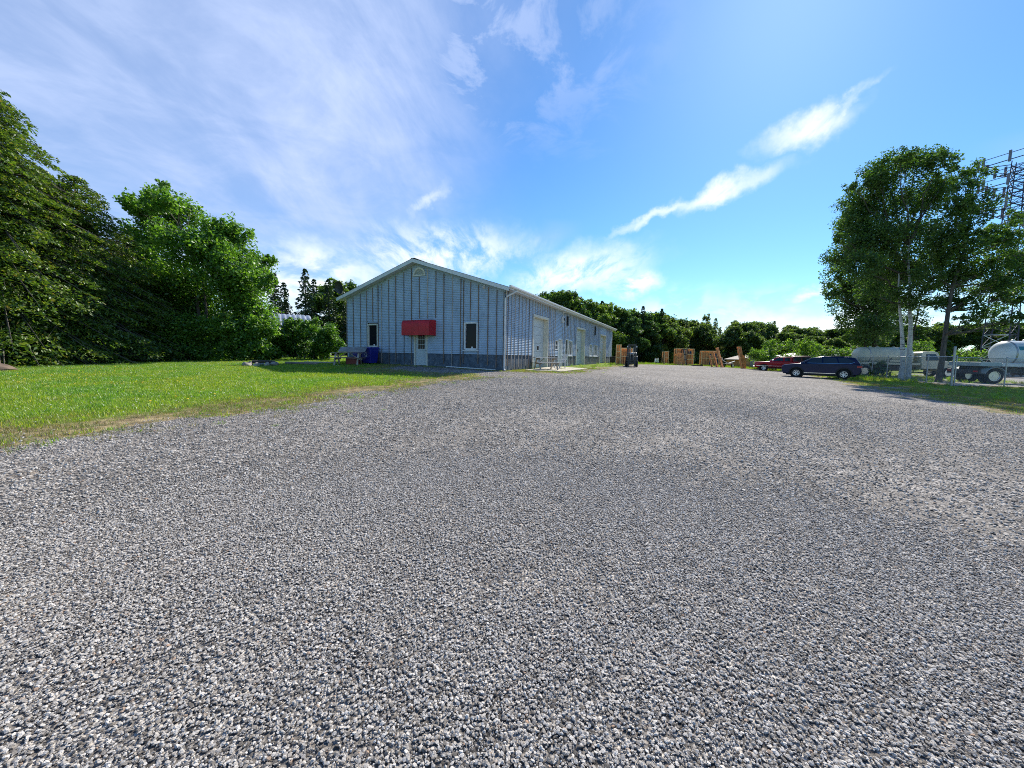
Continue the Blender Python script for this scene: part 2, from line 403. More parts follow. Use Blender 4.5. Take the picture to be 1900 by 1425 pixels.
soil = n.mix(n.ss(n.noise(o, 1.6, 4, .6), .45, .62), soil, (.16, .16, .06))
turf = n.mix(n.noise(o, 24, 4, .7), (.11, .17, .012), (.22, .31, .026))
kk = edgemix(n, 'k'); kl = edgemix(n, 'lawn')
bl = n.m('ADD', kk, n.m('MULTIPLY', n.m('SUBTRACT', n.noise(o, 14, 5, .7), .5), .5))
base_c = n.mix(kl, soil, turf)
cc = n.mix(n.ss(bl, .40, .58), base_c, gc)
finish(n, pbr(n, cc, .92, 0, n.bump(gh, .75, .02), .2))

GAP = [(-12.3,26.2),(-.5,20.8),(13.5,51.4),(1.4,57)]
def lawn_k(x, y):
    e = edge_dist(x, y, YARD); nz = (vnoise(x, y, 1.1, 3) - .5) * .9 + (vnoise(x, y, .35, 4) - .5) * .5
    t = edge_dist(x, y, TRUCKYARD)
    nz = nz + (vnoise(x, y, 1.7, 5) - .5) * -3.2 * sstep(x, 9, 14) * (1 - sstep(y, 24, 30))
    return sstep(-e - 1.05 + nz * 1.5, .0, .8) * (1 - sstep(t, -.6, .2))
def axis(lo, hi, a, b, fine, coarse_n):
    left = lo + (a - lo) * (1 - np.linspace(1, 0, coarse_n, endpoint=False) ** 2.2) if lo < a else np.array([])
    right = b + (hi - b) * np.linspace(0, 1, coarse_n + 1)[1:] ** 2.2
    return np.unique(np.r_[left, np.arange(a, b, fine), right].round(4))
xs = axis(-1500, 1500, -30, 42, .28, 26); ys = axis(-1500, 3000, -13, 62, .28, 26)
me = grid_mesh('ground', xs, ys, 0, None, {'k': yard_k, 'lawn': lawn_k, 'fines': fines_k})
me.materials.append(m_ground)
tag(place('ground', me, smooth=180), kind='structure')

# truck yard beyond the fence: pale packed gravel
m_ty, n = newmat('packed_pale_gravel'); o = n.new('ShaderNodeTexCoord').outputs['Object']
c_ = n.mix(n.noise(o, 30, 5, .7), (.22, .21, .20), (.44, .42, .39)); c_ = n.mix(n.ss(n.noise(o, .5, 4, .6), .45, .65), c_, (.30, .27, .22))
finish(n, pbr(n, c_, .9, 0, n.bump(n.noise(o, 40, 4), .5, .01), .2))
me = grid_mesh('truck_yard', np.arange(26, 91, .5), np.arange(22, 53, .5), .025, lambda x, y: edge_dist(x, y, TRUCKYARD) > (vnoise(x, y, 1.2, 9) - .5) * 1.2)
me.materials.append(m_ty); tag(place('truck_yard', me, smooth=180), kind='structure')

# ------------------------------------------------------------------ scatter by geometry nodes
def scatter(name, surf_mesh, protos, density, smin, smax, label, cat, allrot=False, seed=1, sink=0.0, tilt=.25):
    ng = bpy.data.node_groups.new(name, 'GeometryNodeTree')
    ng.interface.new_socket('Geometry', in_out='INPUT', socket_type='NodeSocketGeometry')
    ng.interface.new_socket('Geometry', in_out='OUTPUT', socket_type='NodeSocketGeometry')
    nn, ll = ng.nodes, ng.links
    gi = nn.new('NodeGroupInput'); go = nn.new('NodeGroupOutput')
    at = nn.new('GeometryNodeInputNamedAttribute'); at.data_type = 'FLOAT'; at.inputs['Name'].default_value = 'dens'
    mu = nn.new('ShaderNodeMath'); mu.operation = 'MULTIPLY'; mu.inputs[1].default_value = density; ll.new(at.outputs[0], mu.inputs[0])
    dp = nn.new('GeometryNodeDistributePointsOnFaces'); dp.inputs['Seed'].default_value = seed
    ll.new(gi.outputs[0], dp.inputs['Mesh']); ll.new(mu.outputs[0], dp.inputs['Density'])
    jg = nn.new('GeometryNodeJoinGeometry')
    for p in protos:
        oi = nn.new('GeometryNodeObjectInfo'); oi.inputs['Object'].default_value = p; oi.inputs['As Instance'].default_value = True
        ll.new(oi.outputs['Geometry'], jg.inputs[0])
    ip = nn.new('GeometryNodeInstanceOnPoints'); ip.inputs['Pick Instance'].default_value = True
    ll.new(dp.outputs['Points'], ip.inputs['Points']); ll.new(jg.outputs[0], ip.inputs['Instance'])
    rv = nn.new('FunctionNodeRandomValue'); rv.data_type = 'FLOAT_VECTOR'
    if allrot: rv.inputs[0].default_value = (-.5, -.5, 0); rv.inputs[1].default_value = (.5, .5, 6.283)
    else: rv.inputs[0].default_value = (-tilt, -tilt, 0); rv.inputs[1].default_value = (tilt, tilt, 6.283)
    er = nn.new('FunctionNodeEulerToRotation'); ll.new(rv.outputs[0], er.inputs[0]); ll.new(er.outputs[0], ip.inputs['Rotation'])
    rs = nn.new('FunctionNodeRandomValue'); rs.data_type = 'FLOAT'; rs.inputs['Seed'].default_value = seed + 5
    fl = [i for i in rs.inputs if i.type == 'VALUE']; 
    pw = nn.new('ShaderNodeMath'); pw.operation = 'POWER'; pw.inputs[1].default_value = 1.8
    ll.new(rs.outputs[1], pw.inputs[0])
    ma = nn.new('ShaderNodeMath'); ma.operation = 'MULTIPLY_ADD'; ma.inputs[1].default_value = smax - smin; ma.inputs[2].default_value = smin
    ll.new(pw.outputs[0], ma.inputs[0]); ll.new(ma.outputs[0], ip.inputs['Scale'])
    ll.new(ip.outputs[0], go.inputs[0])
    ob = bpy.data.objects.new(name, surf_mesh); col.objects.link(ob)
    md = ob.modifiers.new('scatter', 'NODES'); md.node_group = ng
    tag(ob, label, cat, kind='stuff')
    return ob
def proto(name, me):
    return bpy.data.objects.new(name, me)   # source mesh only, never linked into the scene

# crushed limestone
m_stone, n = newmat('crushed_limestone')
rnd = n.new('ShaderNodeObjectInfo').outputs['Random']; o = n.new('ShaderNodeTexCoord').outputs['Object']
c_ = n.ramp(rnd, [(0, (.12, .105, .09)), (.12, (.28, .25, .215)), (.45, (.50, .455, .40)), (.75, (.63, .58, .515)), (.975, (.76, .71, .64)), (.985, (.42, .32, .24)), (1, (.46, .30, .20))])
c_ = n.mix(n.ss(n.noise(o, 1.6, 4, .6), .3, .7), n.mix(1, c_, (.72, .72, .74), 'MULTIPLY'), c_)
finish(n, pbr(n, c_, .78, 0, n.bump(n.noise(o, 4, 4, .6), .3, .2), .3))
stones = []
for k in range(9):
    bm = bmesh.new(); bmesh.ops.create_icosphere(bm, subdivisions=1, radius=.5)
    r_ = np.random.default_rng(100 + k); sc = r_.uniform(.62, 1.25, 3); sc[2] *= .72
    for _ in range(5):      # chip flat faces off the pebble
        nv = Vector(r_.normal(size=3)).normalized(); dd = r_.uniform(.26, .40)
        for v in bm.verts:
            e = v.co.dot(nv) - dd
            if e > 0: v.co -= nv * e
    for v in bm.verts: v.co = Vector((v.co.x * sc[0], v.co.y * sc[1], v.co.z * sc[2])) + Vector(r_.normal(size=3)) * .025
    me = bpy.data.meshes.new('stone'); bm.to_mesh(me); bm.free(); me.materials.append(m_stone); stones.append(proto('stone_source', me))
def near_d(x, y):
    d = np.hypot(x, y); return yard_k(x, y) * (1 - sstep(d, 4.2, 6.2)) * (1 - .5 * fines_k(x, y))
def far_d(x, y):
    d = np.hypot(x, y); return yard_k(x, y) * sstep(d, 3.6, 6) * (1 - sstep(d, 11, 24)) * (.4 + .6 * vnoise(x, y, 1.3, 13)) * (1 - .5 * fines_k(x, y))
me = grid_mesh('gravel', np.arange(-8.6, 8.7, .2), np.arange(.6, 7, .2), .006, lambda x, y: (np.abs(x) < 1.5 * y + 1.6) & (np.hypot(x, y) < 6.3), {'dens': near_d})
scatter('gravel', me, stones, 10500, .0055, .022, 'loose crushed grey limestone gravel covering the near drive', 'gravel', True, 3)
me = grid_mesh('coarse_gravel', np.arange(-24, 24.1, .4), np.arange(2, 24.2, .4), .006, lambda x, y: (np.abs(x) < 1.5 * y + 1.6) & (np.hypot(x, y) < 24.2), {'dens': far_d})
scatter('gravel_spread', me, stones, 900, .014, .038, 'loose grey stones scattered over the middle of the drive', 'gravel', True, 4)

# grass
m_grass = leafmat('grass_blade', [(0, (.09, .18, .010)), (.4, (.18, .32, .018)), (.75, (.27, .42, .026)), (.92, (.36, .45, .05)), (1, (.46, .42, .11))], .5, .45, True)
m_dry = leafmat('dry_grass_blade', [(0, (.10, .13, .03)), (.35, (.26, .22, .08)), (.7, (.36, .28, .13)), (1, (.14, .20, .04))], .3, .6)
m_flower_y = mat('dandelion_yellow', (.75, .52, .03), .7); m_flower_w = mat('clover_white', (.72, .70, .62), .8)
def tuft(name, nb, hgt_, spread, width, m, seed, lean=.5):
    r_ = np.random.default_rng(seed); V = []; Fq = []
    for _ in range(nb):
        a = r_.uniform(0, 6.283); rr = spread * math.sqrt(r_.random()); b = np.array([rr * math.cos(a), rr * math.sin(a), -.01])
        h_ = hgt_ * r_.uniform(.45, 1.1); ld = r_.uniform(0, 6.283); lv = np.array([math.cos(ld), math.sin(ld), 0]) * h_ * r_.uniform(.1, lean)
        sv = np.array([-math.sin(ld + r_.uniform(-1, 1)), math.cos(ld), 0]) * width * r_.uniform(.6, 1.2)
        i = len(V); mid = b + np.array([0, 0, h_ * .6]) + lv * .35; tip = b + np.array([0, 0, h_]) + lv
        V += [b - sv / 2, b + sv / 2, mid + sv / 2.4, mid - sv / 2.4, tip - sv * .06, tip + sv * .06]
        Fq += [(i, i + 1, i + 2, i + 3), (i + 3, i + 2, i + 5, i + 4)]
    me = np_mesh(name, np.array(V), np.array(Fq)); me.materials.append(m); return proto(name + '_source', me)
tufts = [tuft('tuft', 56, .062, .16, .007, m_grass, 20 + k, .8) for k in range(5)]
tall = [tuft('tall_tuft', 40, .30, .14, .010, m_grass, 40 + k, .7) for k in range(3)] + [tuft('tall_dry', 34, .34, .14, .008, m_dry, 50, .7)]
dry = [tuft('dry_tuft', 26, .06, .14, .007, m_dry, 60 + k, .9) for k in range(3)] + [tuft('low_tuft', 26, .07, .12, .008, m_grass, 66)]
def off_bld(x, y): return 1 - inpoly(x, y, GAP).astype(float)
def lawn_d(x, y): return lawn_k(x, y) * off_bld(x, y) * (.55 + .45 * vnoise(x, y, .8, 21))
LX = lambda x, y: (x < 1) & (y > 1.2 * -x - 9)
me = grid_mesh('lawn_grass', np.arange(-34, -1.5, .5), np.arange(3, 36, .5), 0, lambda x, y: (x > -1.55 * y - 2), {'dens': lambda x, y: lawn_d(x, y) * (1 - sstep(np.hypot(x, y), 26, 42) * .5)})
scatter('lawn_grass', me, tufts, 66, .7, 1.45, 'sunlit green mown lawn grass beside the drive', 'grass', seed=6)
def verge_d(x, y):
    e = edge_dist(x, y, YARD); return (1 - sstep(np.abs(e + .8), .7, 1.8)) * sstep(vnoise(x, y, .8, 25) + .35 * vnoise(x, y, .3, 26), .40, .8) * off_bld(x, y)
me = grid_mesh('verge_grass', np.arange(-12, 24, .35), np.arange(2, 30, .35), 0, lambda x, y: (np.abs(x) < 1.5 * y + 1) & (np.abs(edge_dist(x, y, YARD) + .8) < 2.0), {'dens': verge_d})
scatter('verge_grass', me, dry, 70, .6, 1.4, 'dry yellowing weeds along the gravel edge', 'weeds', seed=8)
def fence_d(x, y):
    e = edge_dist(x, y, YARD); t = edge_dist(x, y, TRUCKYARD)
    return sstep(-e - (vnoise(x, y, 1.7, 5) - .5) * 3.6, .1, 1.6) * (1 - sstep(t, -.2, .5)) * (.25 + .75 * sstep(vnoise(x, y, 1.6, 31), .3, .7))
me = grid_mesh('fence_grass', np.arange(14, 48, .5), np.arange(5, 62, .5), 0, lambda x, y: (x > 3) & (x < 1.6 * y + 4) & (edge_dist(x, y, YARD) < .6) & (dist_poly(x, y, YARD) < 16), {'dens': fence_d})
scatter('fence_grass', me, tall[:1] + tall[-1:] + tufts[:3] + dry, 15, .45, .95, 'rough long grass growing along the chain-link fence', 'grass', seed=9)
def back_d(x, y):
    e = edge_dist(x, y, YARD); return sstep(-e, .0, 1.0) * off_bld(x, y) * (.18 + .82 * sstep(dist_poly(x, y, GAP), .8, 4))
me = grid_mesh('yard_back_grass', np.arange(5, 44, .7), np.arange(27, 74, .7), 0, lambda x, y: (edge_dist(x, y, YARD) < .5) & (dist_poly(x, y, YARD) < 14) & ~inpoly(x, y, GAP), {'dens': back_d})
scatter('yard_back_grass', me, tall + tufts + tufts, 11, .6, 1.1, 'grass strip at the foot of the far woods', 'grass', seed=10)
# flowers in the lawn
def fl(name, m):
    b = MB(); b.lathe([(.0005, .05), (.02, .056), (.022, .062), (.0005, .07)], axis='z', n=7); b.v = [(x, y, z - .012) for x, y, z in b.v]; b.tube([(0, 0, 0), (0, 0, .04)], .002, 3)
    me = b.mesh(name); me.materials.append(m); return proto(name + '_source', me)
def fl_d(x, y): return lawn_k(x, y) * off_bld(x, y) * sstep(vnoise(x, y, 2.2, 41), .58, .8)
me = grid_mesh('dandelions', np.arange(-34, -4, .6), np.arange(5, 30, .6), .03, lambda x, y: x > -1.5 * y - 2, {'dens': fl_d})
scatter('dandelions', me, [fl('dandelion', m_flower_y)], 4, .7, 1.3, 'yellow dandelions dotted over the lawn', 'flowers', seed=12)
me = grid_mesh('verge_dandelions', np.arange(12, 32, .6), np.arange(8, 27, .6), .05, lambda x, y: (edge_dist(x, y, YARD) < .3) & (x < 1.55 * y + 2), {'dens': lambda x, y: fence_d(x, y) * sstep(vnoise(x, y, 1.8, 47), .5, .8)})
scatter('verge_dandelions', me, [fl('verge_dandelion', m_flower_y)], 9, .8, 1.6, 'yellow wild flowers in the rough grass by the fence', 'flowers', seed=14)
me = grid_mesh('clover', np.arange(-34, -3, .6), np.arange(6, 30, .6), .03, lambda x, y: x > -1.5 * y - 2, {'dens': lambda x, y: lawn_k(x, y) * off_bld(x, y) * sstep(vnoise(x, y, 2.6, 45), .45, .8)})
scatter('clover', me, [fl('clover', m_flower_w)], 5, .4, .8, 'white clover heads dotted over the lawn', 'flowers', seed=13)
# small weeds pushing up through the gravel
def wd(x, y):
    return yard_k(x, y) * (1 - sstep(np.abs(edge_dist(x, y, YARD) - .8), .4, 2.6)) * sstep(vnoise(x, y, .9, 51), .55, .8)
me = grid_mesh('gravel_weeds', np.arange(-9, 20, .4), np.arange(3, 26, .4), .004, lambda x, y: (edge_dist(x, y, YARD) > -.2) & (edge_dist(x, y, YARD) < 3.4) & (np.abs(x) < 1.5 * y + 1), {'dens': wd})
scatter('gravel_weeds', me, dry + tufts[:2], 2.6, .5, 1.1, 'small weeds sprouting through the gravel near its edges', 'weeds', seed=15)
# ------------------------------------------------------------------ the long blue building (local: x out of the side wall, y along it, z up from the corner's ground)
m_side = mat('blue_vinyl_siding', (.40, .495, .60), .55, 0, .08, 1.4, .0, dirt=(.22, .25, .27), dirt_amt=.35, stretch=(1, 1, .5))
m_found = mat('blue_grey_painted_block', (.085, .115, .15), .8, 0, .25, 3, .4, 40, dirt=(.30, .32, .33), dirt_amt=.55)
m_white = mat('white_painted_trim', (.66, .68, .68), .5, 0, .07, 4, dirt=(.42, .42, .40), dirt_amt=.4)
m_cream = mat('cream_painted_trim', (.62, .61, .52), .6, 0, .08, 4, dirt=(.36, .34, .30), dirt_amt=.4)
m_batten = mat('weathered_furring_wood', (.22, .155, .11), .85, 0, .35, 2.2, .5, 30, stretch=(6, 6, .6))
m_batten2 = mat('pale_furring_wood', (.44, .38, .32), .85, 0, .25, 2.2, .5, 30, stretch=(6, 6, .6))
m_roof = mat('dark_shingle', (.06, .055, .055), .9, 0, .25, 8, .6, 30)
m_soffit = mat('white_metal_soffit', (.55, .57, .58), .5, 0, .06, 3)
m_red = mat('red_awning_vinyl', (.52, .012, .022), .5, 0, .12, 3, .15, 30)
m_glass = glassmat('dark_window_glass', (.012, .014, .018), .03)
m_door = mat('pale_steel_door', (.47, .53, .55), .45, 0, .05, 3, dirt=(.34, .36, .36), dirt_amt=.4)
m_black = mat('black_plastic', (.012, .012, .014), .5, 0, .2, 8)
m_dkgrey = mat('dark_grey_metal', (.045, .048, .055), .5, .4, .2, 6)
m_galv = mat('galvanised_steel', (.36, .38, .40), .42, .75, .12, 7)
m_conc = mat('cream_concrete', (.52, .47, .38), .85, 0, .12, 2, .4, 60, dirt=(.30, .27, .22), dirt_amt=.5)
BZ = .70
B = empty('workshop_building', (-.45, 21, BZ), -R(24.6), 'long blue-sided workshop with bare vertical furring strips and white eaves', 'building')
WID, LEN = 12.0, 33.0
SB, ST, SLOPE = .88, 4.45, .318            # siding bottom, wall top at the eaves, roof slope
def gtop(x): return ST + SLOPE * (6 - abs(x + 6)) 
PIT = .102
def cut(a, b, z0, z1, ops):
    """free intervals of [a,b] not covered by openings that overlap z0..z1"""
    iv = [(a, b)]
    for (p, q, l, h_) in ops:
        if h_ > z0 + .001 and l < z1 - .001:
            nv = []
            for s_, e_ in iv:
                if q <= s_ or p >= e_: nv.append((s_, e_)); continue
                if p > s_: nv.append((s_, p))
                if q < e_: nv.append((q, e_))
            iv = nv
    return iv
# openings: (start, end, z0, z1) in wall coordinates
GO = {'win_a': (-10.06, -9.21, 1.25, 2.72), 'win_b': (-2.59, -1.72, 1.15, 2.70), 'door': (-6.19, -5.28, .12, 2.2)}
SO = {'od1': (4.25, 7.05, .02, 3.40), 'sw': (8.78, 9.50, 1.34, 2.06), 'pd': (9.62, 10.46, .10, 2.12), 'gd': (11.5, 12.25, .08, 2.18), 'w2': (12.36, 13.53, .93, 2.18),
      'od2': (15.0, 18.0, .10, 3.38), 'w3': (20.2, 21.3, .93, 2.12), 'w4': (22.0, 24.0, .92, 2.15), 'od3': (25.4, 28.8, .10, 3.34)}
def wall(name, a, b, ops, top, mapf, nrm):
    s_ = MB(); f_ = MB(); z = SB
    while z < max(top(a), top(b), top((a + b) / 2)):
        z1 = z + PIT
        for p, q in cut(a, b, z, z1, ops):
            # clip to the gable slope
            if min(top(p), top(q)) < z1:
                lo = [x for x in np.linspace(p, q, 120) if top(x) > z]
                if not lo: continue
                p2, q2 = lo[0], lo[-1]
            else: p2, q2 = p, q
            if q2 - p2 < .01: continue
            pr = [(.040, z), (.034, z + .022), (.002, z1), (.040, z1)]
            vs = []
            for u in (p2, q2):
                for o_, zz in pr: vs.append(mapf(u, o_, zz))
            s_.add(vs, [(i, i + 1, i + 5, i + 4) for i in range(3)])
        z = z1
    ob = s_.build('siding', m_side, B); ob['kind'] = 'stuff'
    for p, q in cut(a, b, -.6, SB, [o_ for o_ in ops]):
        f_ = MB(); P = [mapf(p, -.3, -.6), mapf(q, -.3, -.6), mapf(q, -.005, -.6), mapf(p, -.005, -.6)]
        f_.add(P + [(x, y, SB - .001) for x, y, _ in P], [(3, 2, 1, 0), (4, 5, 6, 7), (0, 1, 5, 4), (1, 2, 6, 5), (2, 3, 7, 6), (3, 0, 4, 7)])
        f_.build('foundation', m_found, B)
    # foundation under windows stays; under doors it is the sill
gm = lambda u, o_, z: (u, -o_, z)             # gable wall: outwards is -y
sm = lambda u, o_, z: (o_, u, z)              # side wall: outwards is +x
wall('gable', -WID, 0, list(GO.values()), gtop, gm, -1)
wall('side', 0, LEN, list(SO.values()), lambda v: ST, sm, 1)
# back and far-left walls, plain
fb = MB(); fb.box(-WID, -WID + .15, 0, LEN, -.6, ST); fb.box(-WID + .15, 0 - .3, LEN - .15, LEN, -.6, ST); fb.prism([(-WID, ST), (0, ST), (-6, gtop(-6))], LEN - .15, LEN)
fb.build('rear_wall', m_side, B)
ms = MB(); ms.box(-WID + .15, -.31, .31, LEN - .16, -.05, .05); ms.build('floor_slab', m_conc, B)
# inner lining keeps the rooms dark
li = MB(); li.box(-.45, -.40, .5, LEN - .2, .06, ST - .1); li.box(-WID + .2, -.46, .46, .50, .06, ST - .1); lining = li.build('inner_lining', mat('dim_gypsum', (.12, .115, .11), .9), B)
def box_w(mb, mapf, u0, u1, o0, o1, z0, z1):
    P = [mapf(u0, o0, z0), mapf(u1, o0, z0), mapf(u1, o1, z0), mapf(u0, o1, z0)]
    mb.add(P + [(x, y, z1) for x, y, _ in P], [(3, 2, 1, 0), (4, 5, 6, 7), (0, 1, 5, 4), (1, 2, 6, 5), (2, 3, 7, 6), (3, 0, 4, 7)]); return mb
def bw(name, m, mapf, *a, parent=B, bevel=0):
    return box_w(MB(), mapf, *a).build(name, m, parent, bevel=bevel)
def window(mapf, op, fm, sill=True, mull=None, hm=None, depth=.07, fw=.07, tagw=False):
    u0, u1, z0, z1 = op
    f_ = MB()
    box_w(f_, mapf, u0 - .03, u0 + fw, -.10, .045, z0, z1); box_w(f_, mapf, u1 - fw, u1 + .03, -.10, .045, z0, z1)
    box_w(f_, mapf, u0 + fw, u1 - fw, -.10, .043, z1 - fw, z1 + .03); box_w(f_, mapf, u0 + fw, u1 - fw, -.10, .043, z0 - .03, z0 + fw)
    w_ = f_.build('window', fm, B, bevel=.006)
    bw('pane', m_glass, mapf, u0 + fw - .005, u1 - fw + .005, -.075, -.06, z0 + fw - .005, z1 - fw + .005, parent=w_)
    if mull: 
        for q in mull: bw('mullion', fm, mapf, q - .03, q + .03, -.055, .03, z0 + fw, z1 - fw, parent=w_)
    if hm: bw('meeting_rail', fm, mapf, u0 + fw, u1 - fw, -.055, .025, hm - .03, hm + .03, parent=w_)
    if sill: bw('sill', fm, mapf, u0 - .08, u1 + .08, -.02, .10, z0 - .085, z0 - .032, parent=w_)
    if tagw: bw('sticker', m_white, mapf, (u0 + u1) / 2 - .02, (u0 + u1) / 2 + .10, -.058, -.055, z0 + fw, z0 + fw + .10, parent=w_)
    return w_
window(gm, GO['win_a'], m_cream, True, tagw=True); window(gm, GO['win_b'], m_white, True, tagw=True)
window(sm, SO['sw'], m_white, False, hm=1.70, fw=.06); window(sm, SO['w2'], m_white, True, mull=[12.95], fw=.06)
window(sm, SO['w3'], m_white, True, mull=[20.75], fw=.06); window(sm, SO['w4'], m_white, True, mull=[22.7, 23.4], fw=.06)
def bbox_frame(name, mapf, op, m, w=.09, out=.05, inn=-.3):
    u0, u1, z0, z1 = op; f_ = MB()
    box_w(f_, mapf, u0 - w, u0 + .02, inn, out, z0 - .3, z1); box_w(f_, mapf, u1 - .02, u1 + w, inn, out, z0 - .3, z1); box_w(f_, mapf, u0 - w, u1 + w, inn, out + .02, z1 + .001, z1 + w + .06)
    return f_.build(name, m, B, bevel=.006)
# gable entrance door, half glazed with nine lights
bbox_frame('door_frame', gm, GO['door'], m_cream, .06, .04, -.12)
dr = bw('door', m_door, gm, -6.165, -5.305, -.10, -.055, .14, 2.19, bevel=.006)
for i in range(3):
    for j in range(3):
        u = -5.98 + i * .17; z = 1.15 + j * .29
        bw('pane', m_glass, gm, u, u + .15, -.0545, -.047, z, z + .265, parent=dr)
for z0_, z1_ in ((.28, .58), (.66, .98)): bw('panel', m_door, gm, -5.99, -5.49, -.0545, -.042, z0_, z1_, parent=dr, bevel=.008)
MB().lathe([(.012, 0), (.03, -.02), (.03, -.05), (.01, -.06)], (-5.40, .055, 1.06), 'y', 10).build('handle', m_galv, dr, smooth=40)
bw('door_sill', m_conc, gm, -6.4, -5.1, -.02, .28, -.06, .115)
# red awning with a rounded nose
aw = MB(); prof = [(0.0, 2.87), (-.40, 2.87), (-.52, 2.84), (-.60, 2.77), (-.64, 2.66), (-.65, 2.50), (-.65, 1.95), (-.62, 1.95), (-.62, 2.5), (0, 2.5)]
vs = [(-6.66, y - .026, z) for y, z in prof[:7]] + [(-4.60, y - .026, z) for y, z in prof[:7]]
aw.add(vs, [(i, i + 1, i + 8, i + 7) for i in range(6)])
e_ = [(y - .026, z) for y, z in prof[:7]] + [(-.026, 1.95)]
for x in (-6.66, -4.60): aw.add([(x, y, z) for y, z in e_], [tuple(range(8))])
awn = aw.build('awning', m_red, B)
sol = awn.modifiers.new('thick', 'SOLIDIFY'); sol.thickness = .012
for x in (-6.4, -5.89, -5.37, -4.86): MB().box(x - .006, x + .006, -.684, -.677, 1.96, 2.52).build('awning_seam', m_red, awn)
MB().box(-6.655, -4.605, -.685, -.677, 2.06, 2.075).build('awning_hem', m_red, awn)
for x in (-6.67, -5.63, -4.59): MB().bar((x, -.02, 1.97), (x, -.66, 1.97), .02).build('awning_rib', m_red, awn)
# half-round gable vent
vt = MB(); A = [R(a) for a in range(0, 181, 12)]
vt.add([(-5.84 + r_ * math.cos(a), y, 5.62 + r_ * math.sin(a)) for y in (-.028, -.075) for r_ in (.36, .46) for a in A],
       [q for i in range(len(A) - 1) for L in [len(A)] for q in ((2 * L + i, 2 * L + i + 1, 3 * L + i + 1, 3 * L + i), (i, i + 1, 2 * L + i + 1, 2 * L + i), (L + i, L + i + 1, 3 * L + i + 1, 3 * L + i))])
vt.box(-6.32, -5.36, -.078, -.026, 5.56, 5.63)
vent = vt.build('gable_vent', m_cream, B)
for k in range(7):
    z = 5.645 + k * .05; w_ = math.sqrt(max(.01, .36 ** 2 - (z - 5.62) ** 2))
    MB().cbox((-5.84, -.045, z + .01), (2 * w_, .045, .012), Matrix.Rotation(R(38), 3, 'X')).build('louvre', m_cream, vent)
# furring strips on the gable
def batten(mapf, u, z0, z1, m):
    w_ = random.uniform(.036, .052); d = random.uniform(-.012, .012)
    b_ = MB(); P = [mapf(u - w_ / 2, .041, z0), mapf(u + w_ / 2, .041, z0), mapf(u + w_ / 2, .060, z0), mapf(u - w_ / 2, .060, z0)]
    Q = [mapf(u - w_ / 2 + d, .041, z1), mapf(u + w_ / 2 + d, .041, z1), mapf(u + w_ / 2 + d, .060, z1), mapf(u - w_ / 2 + d, .060, z1)]
    b_.add(P + Q, [(3, 2, 1, 0), (4, 5, 6, 7), (0, 1, 5, 4), (1, 2, 6, 5), (2, 3, 7, 6), (3, 0, 4, 7)]); b_.build('furring_strip', m, B)
for u, lo in [(-11.33, 0), (-10.69, 0), (-10.12, 0), (-9.60, 2.9), (-9.14, 0), (-8.85, 0), (-8.24, 0), (-7.68, 0), (-7.01, 0), (-6.42, .3), (-5.82, 3.0), (-5.21, 3.0), (-4.61, 3.0), (-4.02, 0), (-3.43, 0), (-2.85, 0), (-2.66, 0), (-2.2, 2.85), (-1.66, 0), (-1.05, 0), (-.49, 0), (-.06, 0), (-11.93, 0)]:
    if u == -6.42:
        batten(gm, u, .2, 1.93, m_batten); batten(gm, u, 2.9, gtop(u) - .16, m_batten); continue
    top_ = 5.52 if u == -5.82 else gtop(u) - .16
    batten(gm, u, lo if lo else random.uniform(.06, .34), top_, m_batten if random.random() < .7 else m_batten2)
# furring strips on the side wall
def side_strips(us, lo=None):
    for u in us:
        blocked = [o_ for o_ in SO.values() if o_[0] - .05 < u < o_[1] + .05]
        if not blocked: batten(sm, u, random.uniform(.0, .3) if lo is None else lo, ST - .02, m_batten2 if random.random() < .6 else m_batten)
        else:
            o_ = blocked[0]; batten(sm, u, o_[3] + .14, ST - .02, m_batten2)
            if o_[2] > .5: batten(sm, u, .1, o_[2] - .1, m_batten2)
side_strips([.05, .30, .78, 1.26, 1.84, 2.34, 2.90, 3.41, 4.02])
side_strips([4.5, 4.97, 5.39, 5.82, 6.35, 6.80]); side_strips([7.2, 7.5, 7.90, 8.30, 8.68])
side_strips(np.arange(10.62, 14.9, .44)); side_strips(np.arange(15.3, 18.0, .45)); side_strips(np.arange(18.2, 25.2, .43)); side_strips(np.arange(29.0, 33, .62))
# corner boards
bw('corner_board', m_white, sm, .0, .07, .025, .045, SB, ST - .02)
bw('corner_board', m_white, sm, LEN - .09, LEN, .025, .055, .2, ST - .02)
# sectional overhead doors
for key in ('od1', 'od2', 'od3'):
    u0, u1, z0, z1 = SO[key]
    bbox_frame('door_casing', sm, SO[key], m_cream, .10, .055, -.34)
    od = bw('overhead_door', m_door, sm, u0 + .02, u1 - .02, -.36, -.33, z0 - .15, z1)
    k = 6; hh = (z1 - z0) / k
    for i in range(k): bw('door_section', m_door, sm, u0 + .025, u1 - .025, -.329, -.29, z0 + i * hh + .006, z0 + (i + 1) * hh - .006, parent=od, bevel=.006)
    wz = z0 + hh * 2.12
    fr = bw('vision_light', m_white, sm, u0 + 1.45, u0 + 1.85, -.288, -.272, wz, wz + .36, parent=od)
    bw('pane', m_glass, sm, u0 + 1.50, u0 + 1.80, -.271, -.266, wz + .05, wz + .31, parent=od)
    bw('handle', m_dkgrey, sm, u0 + .9, u0 + 1.1, -.289, -.262, z0 + .7, z0 + .74, parent=od)
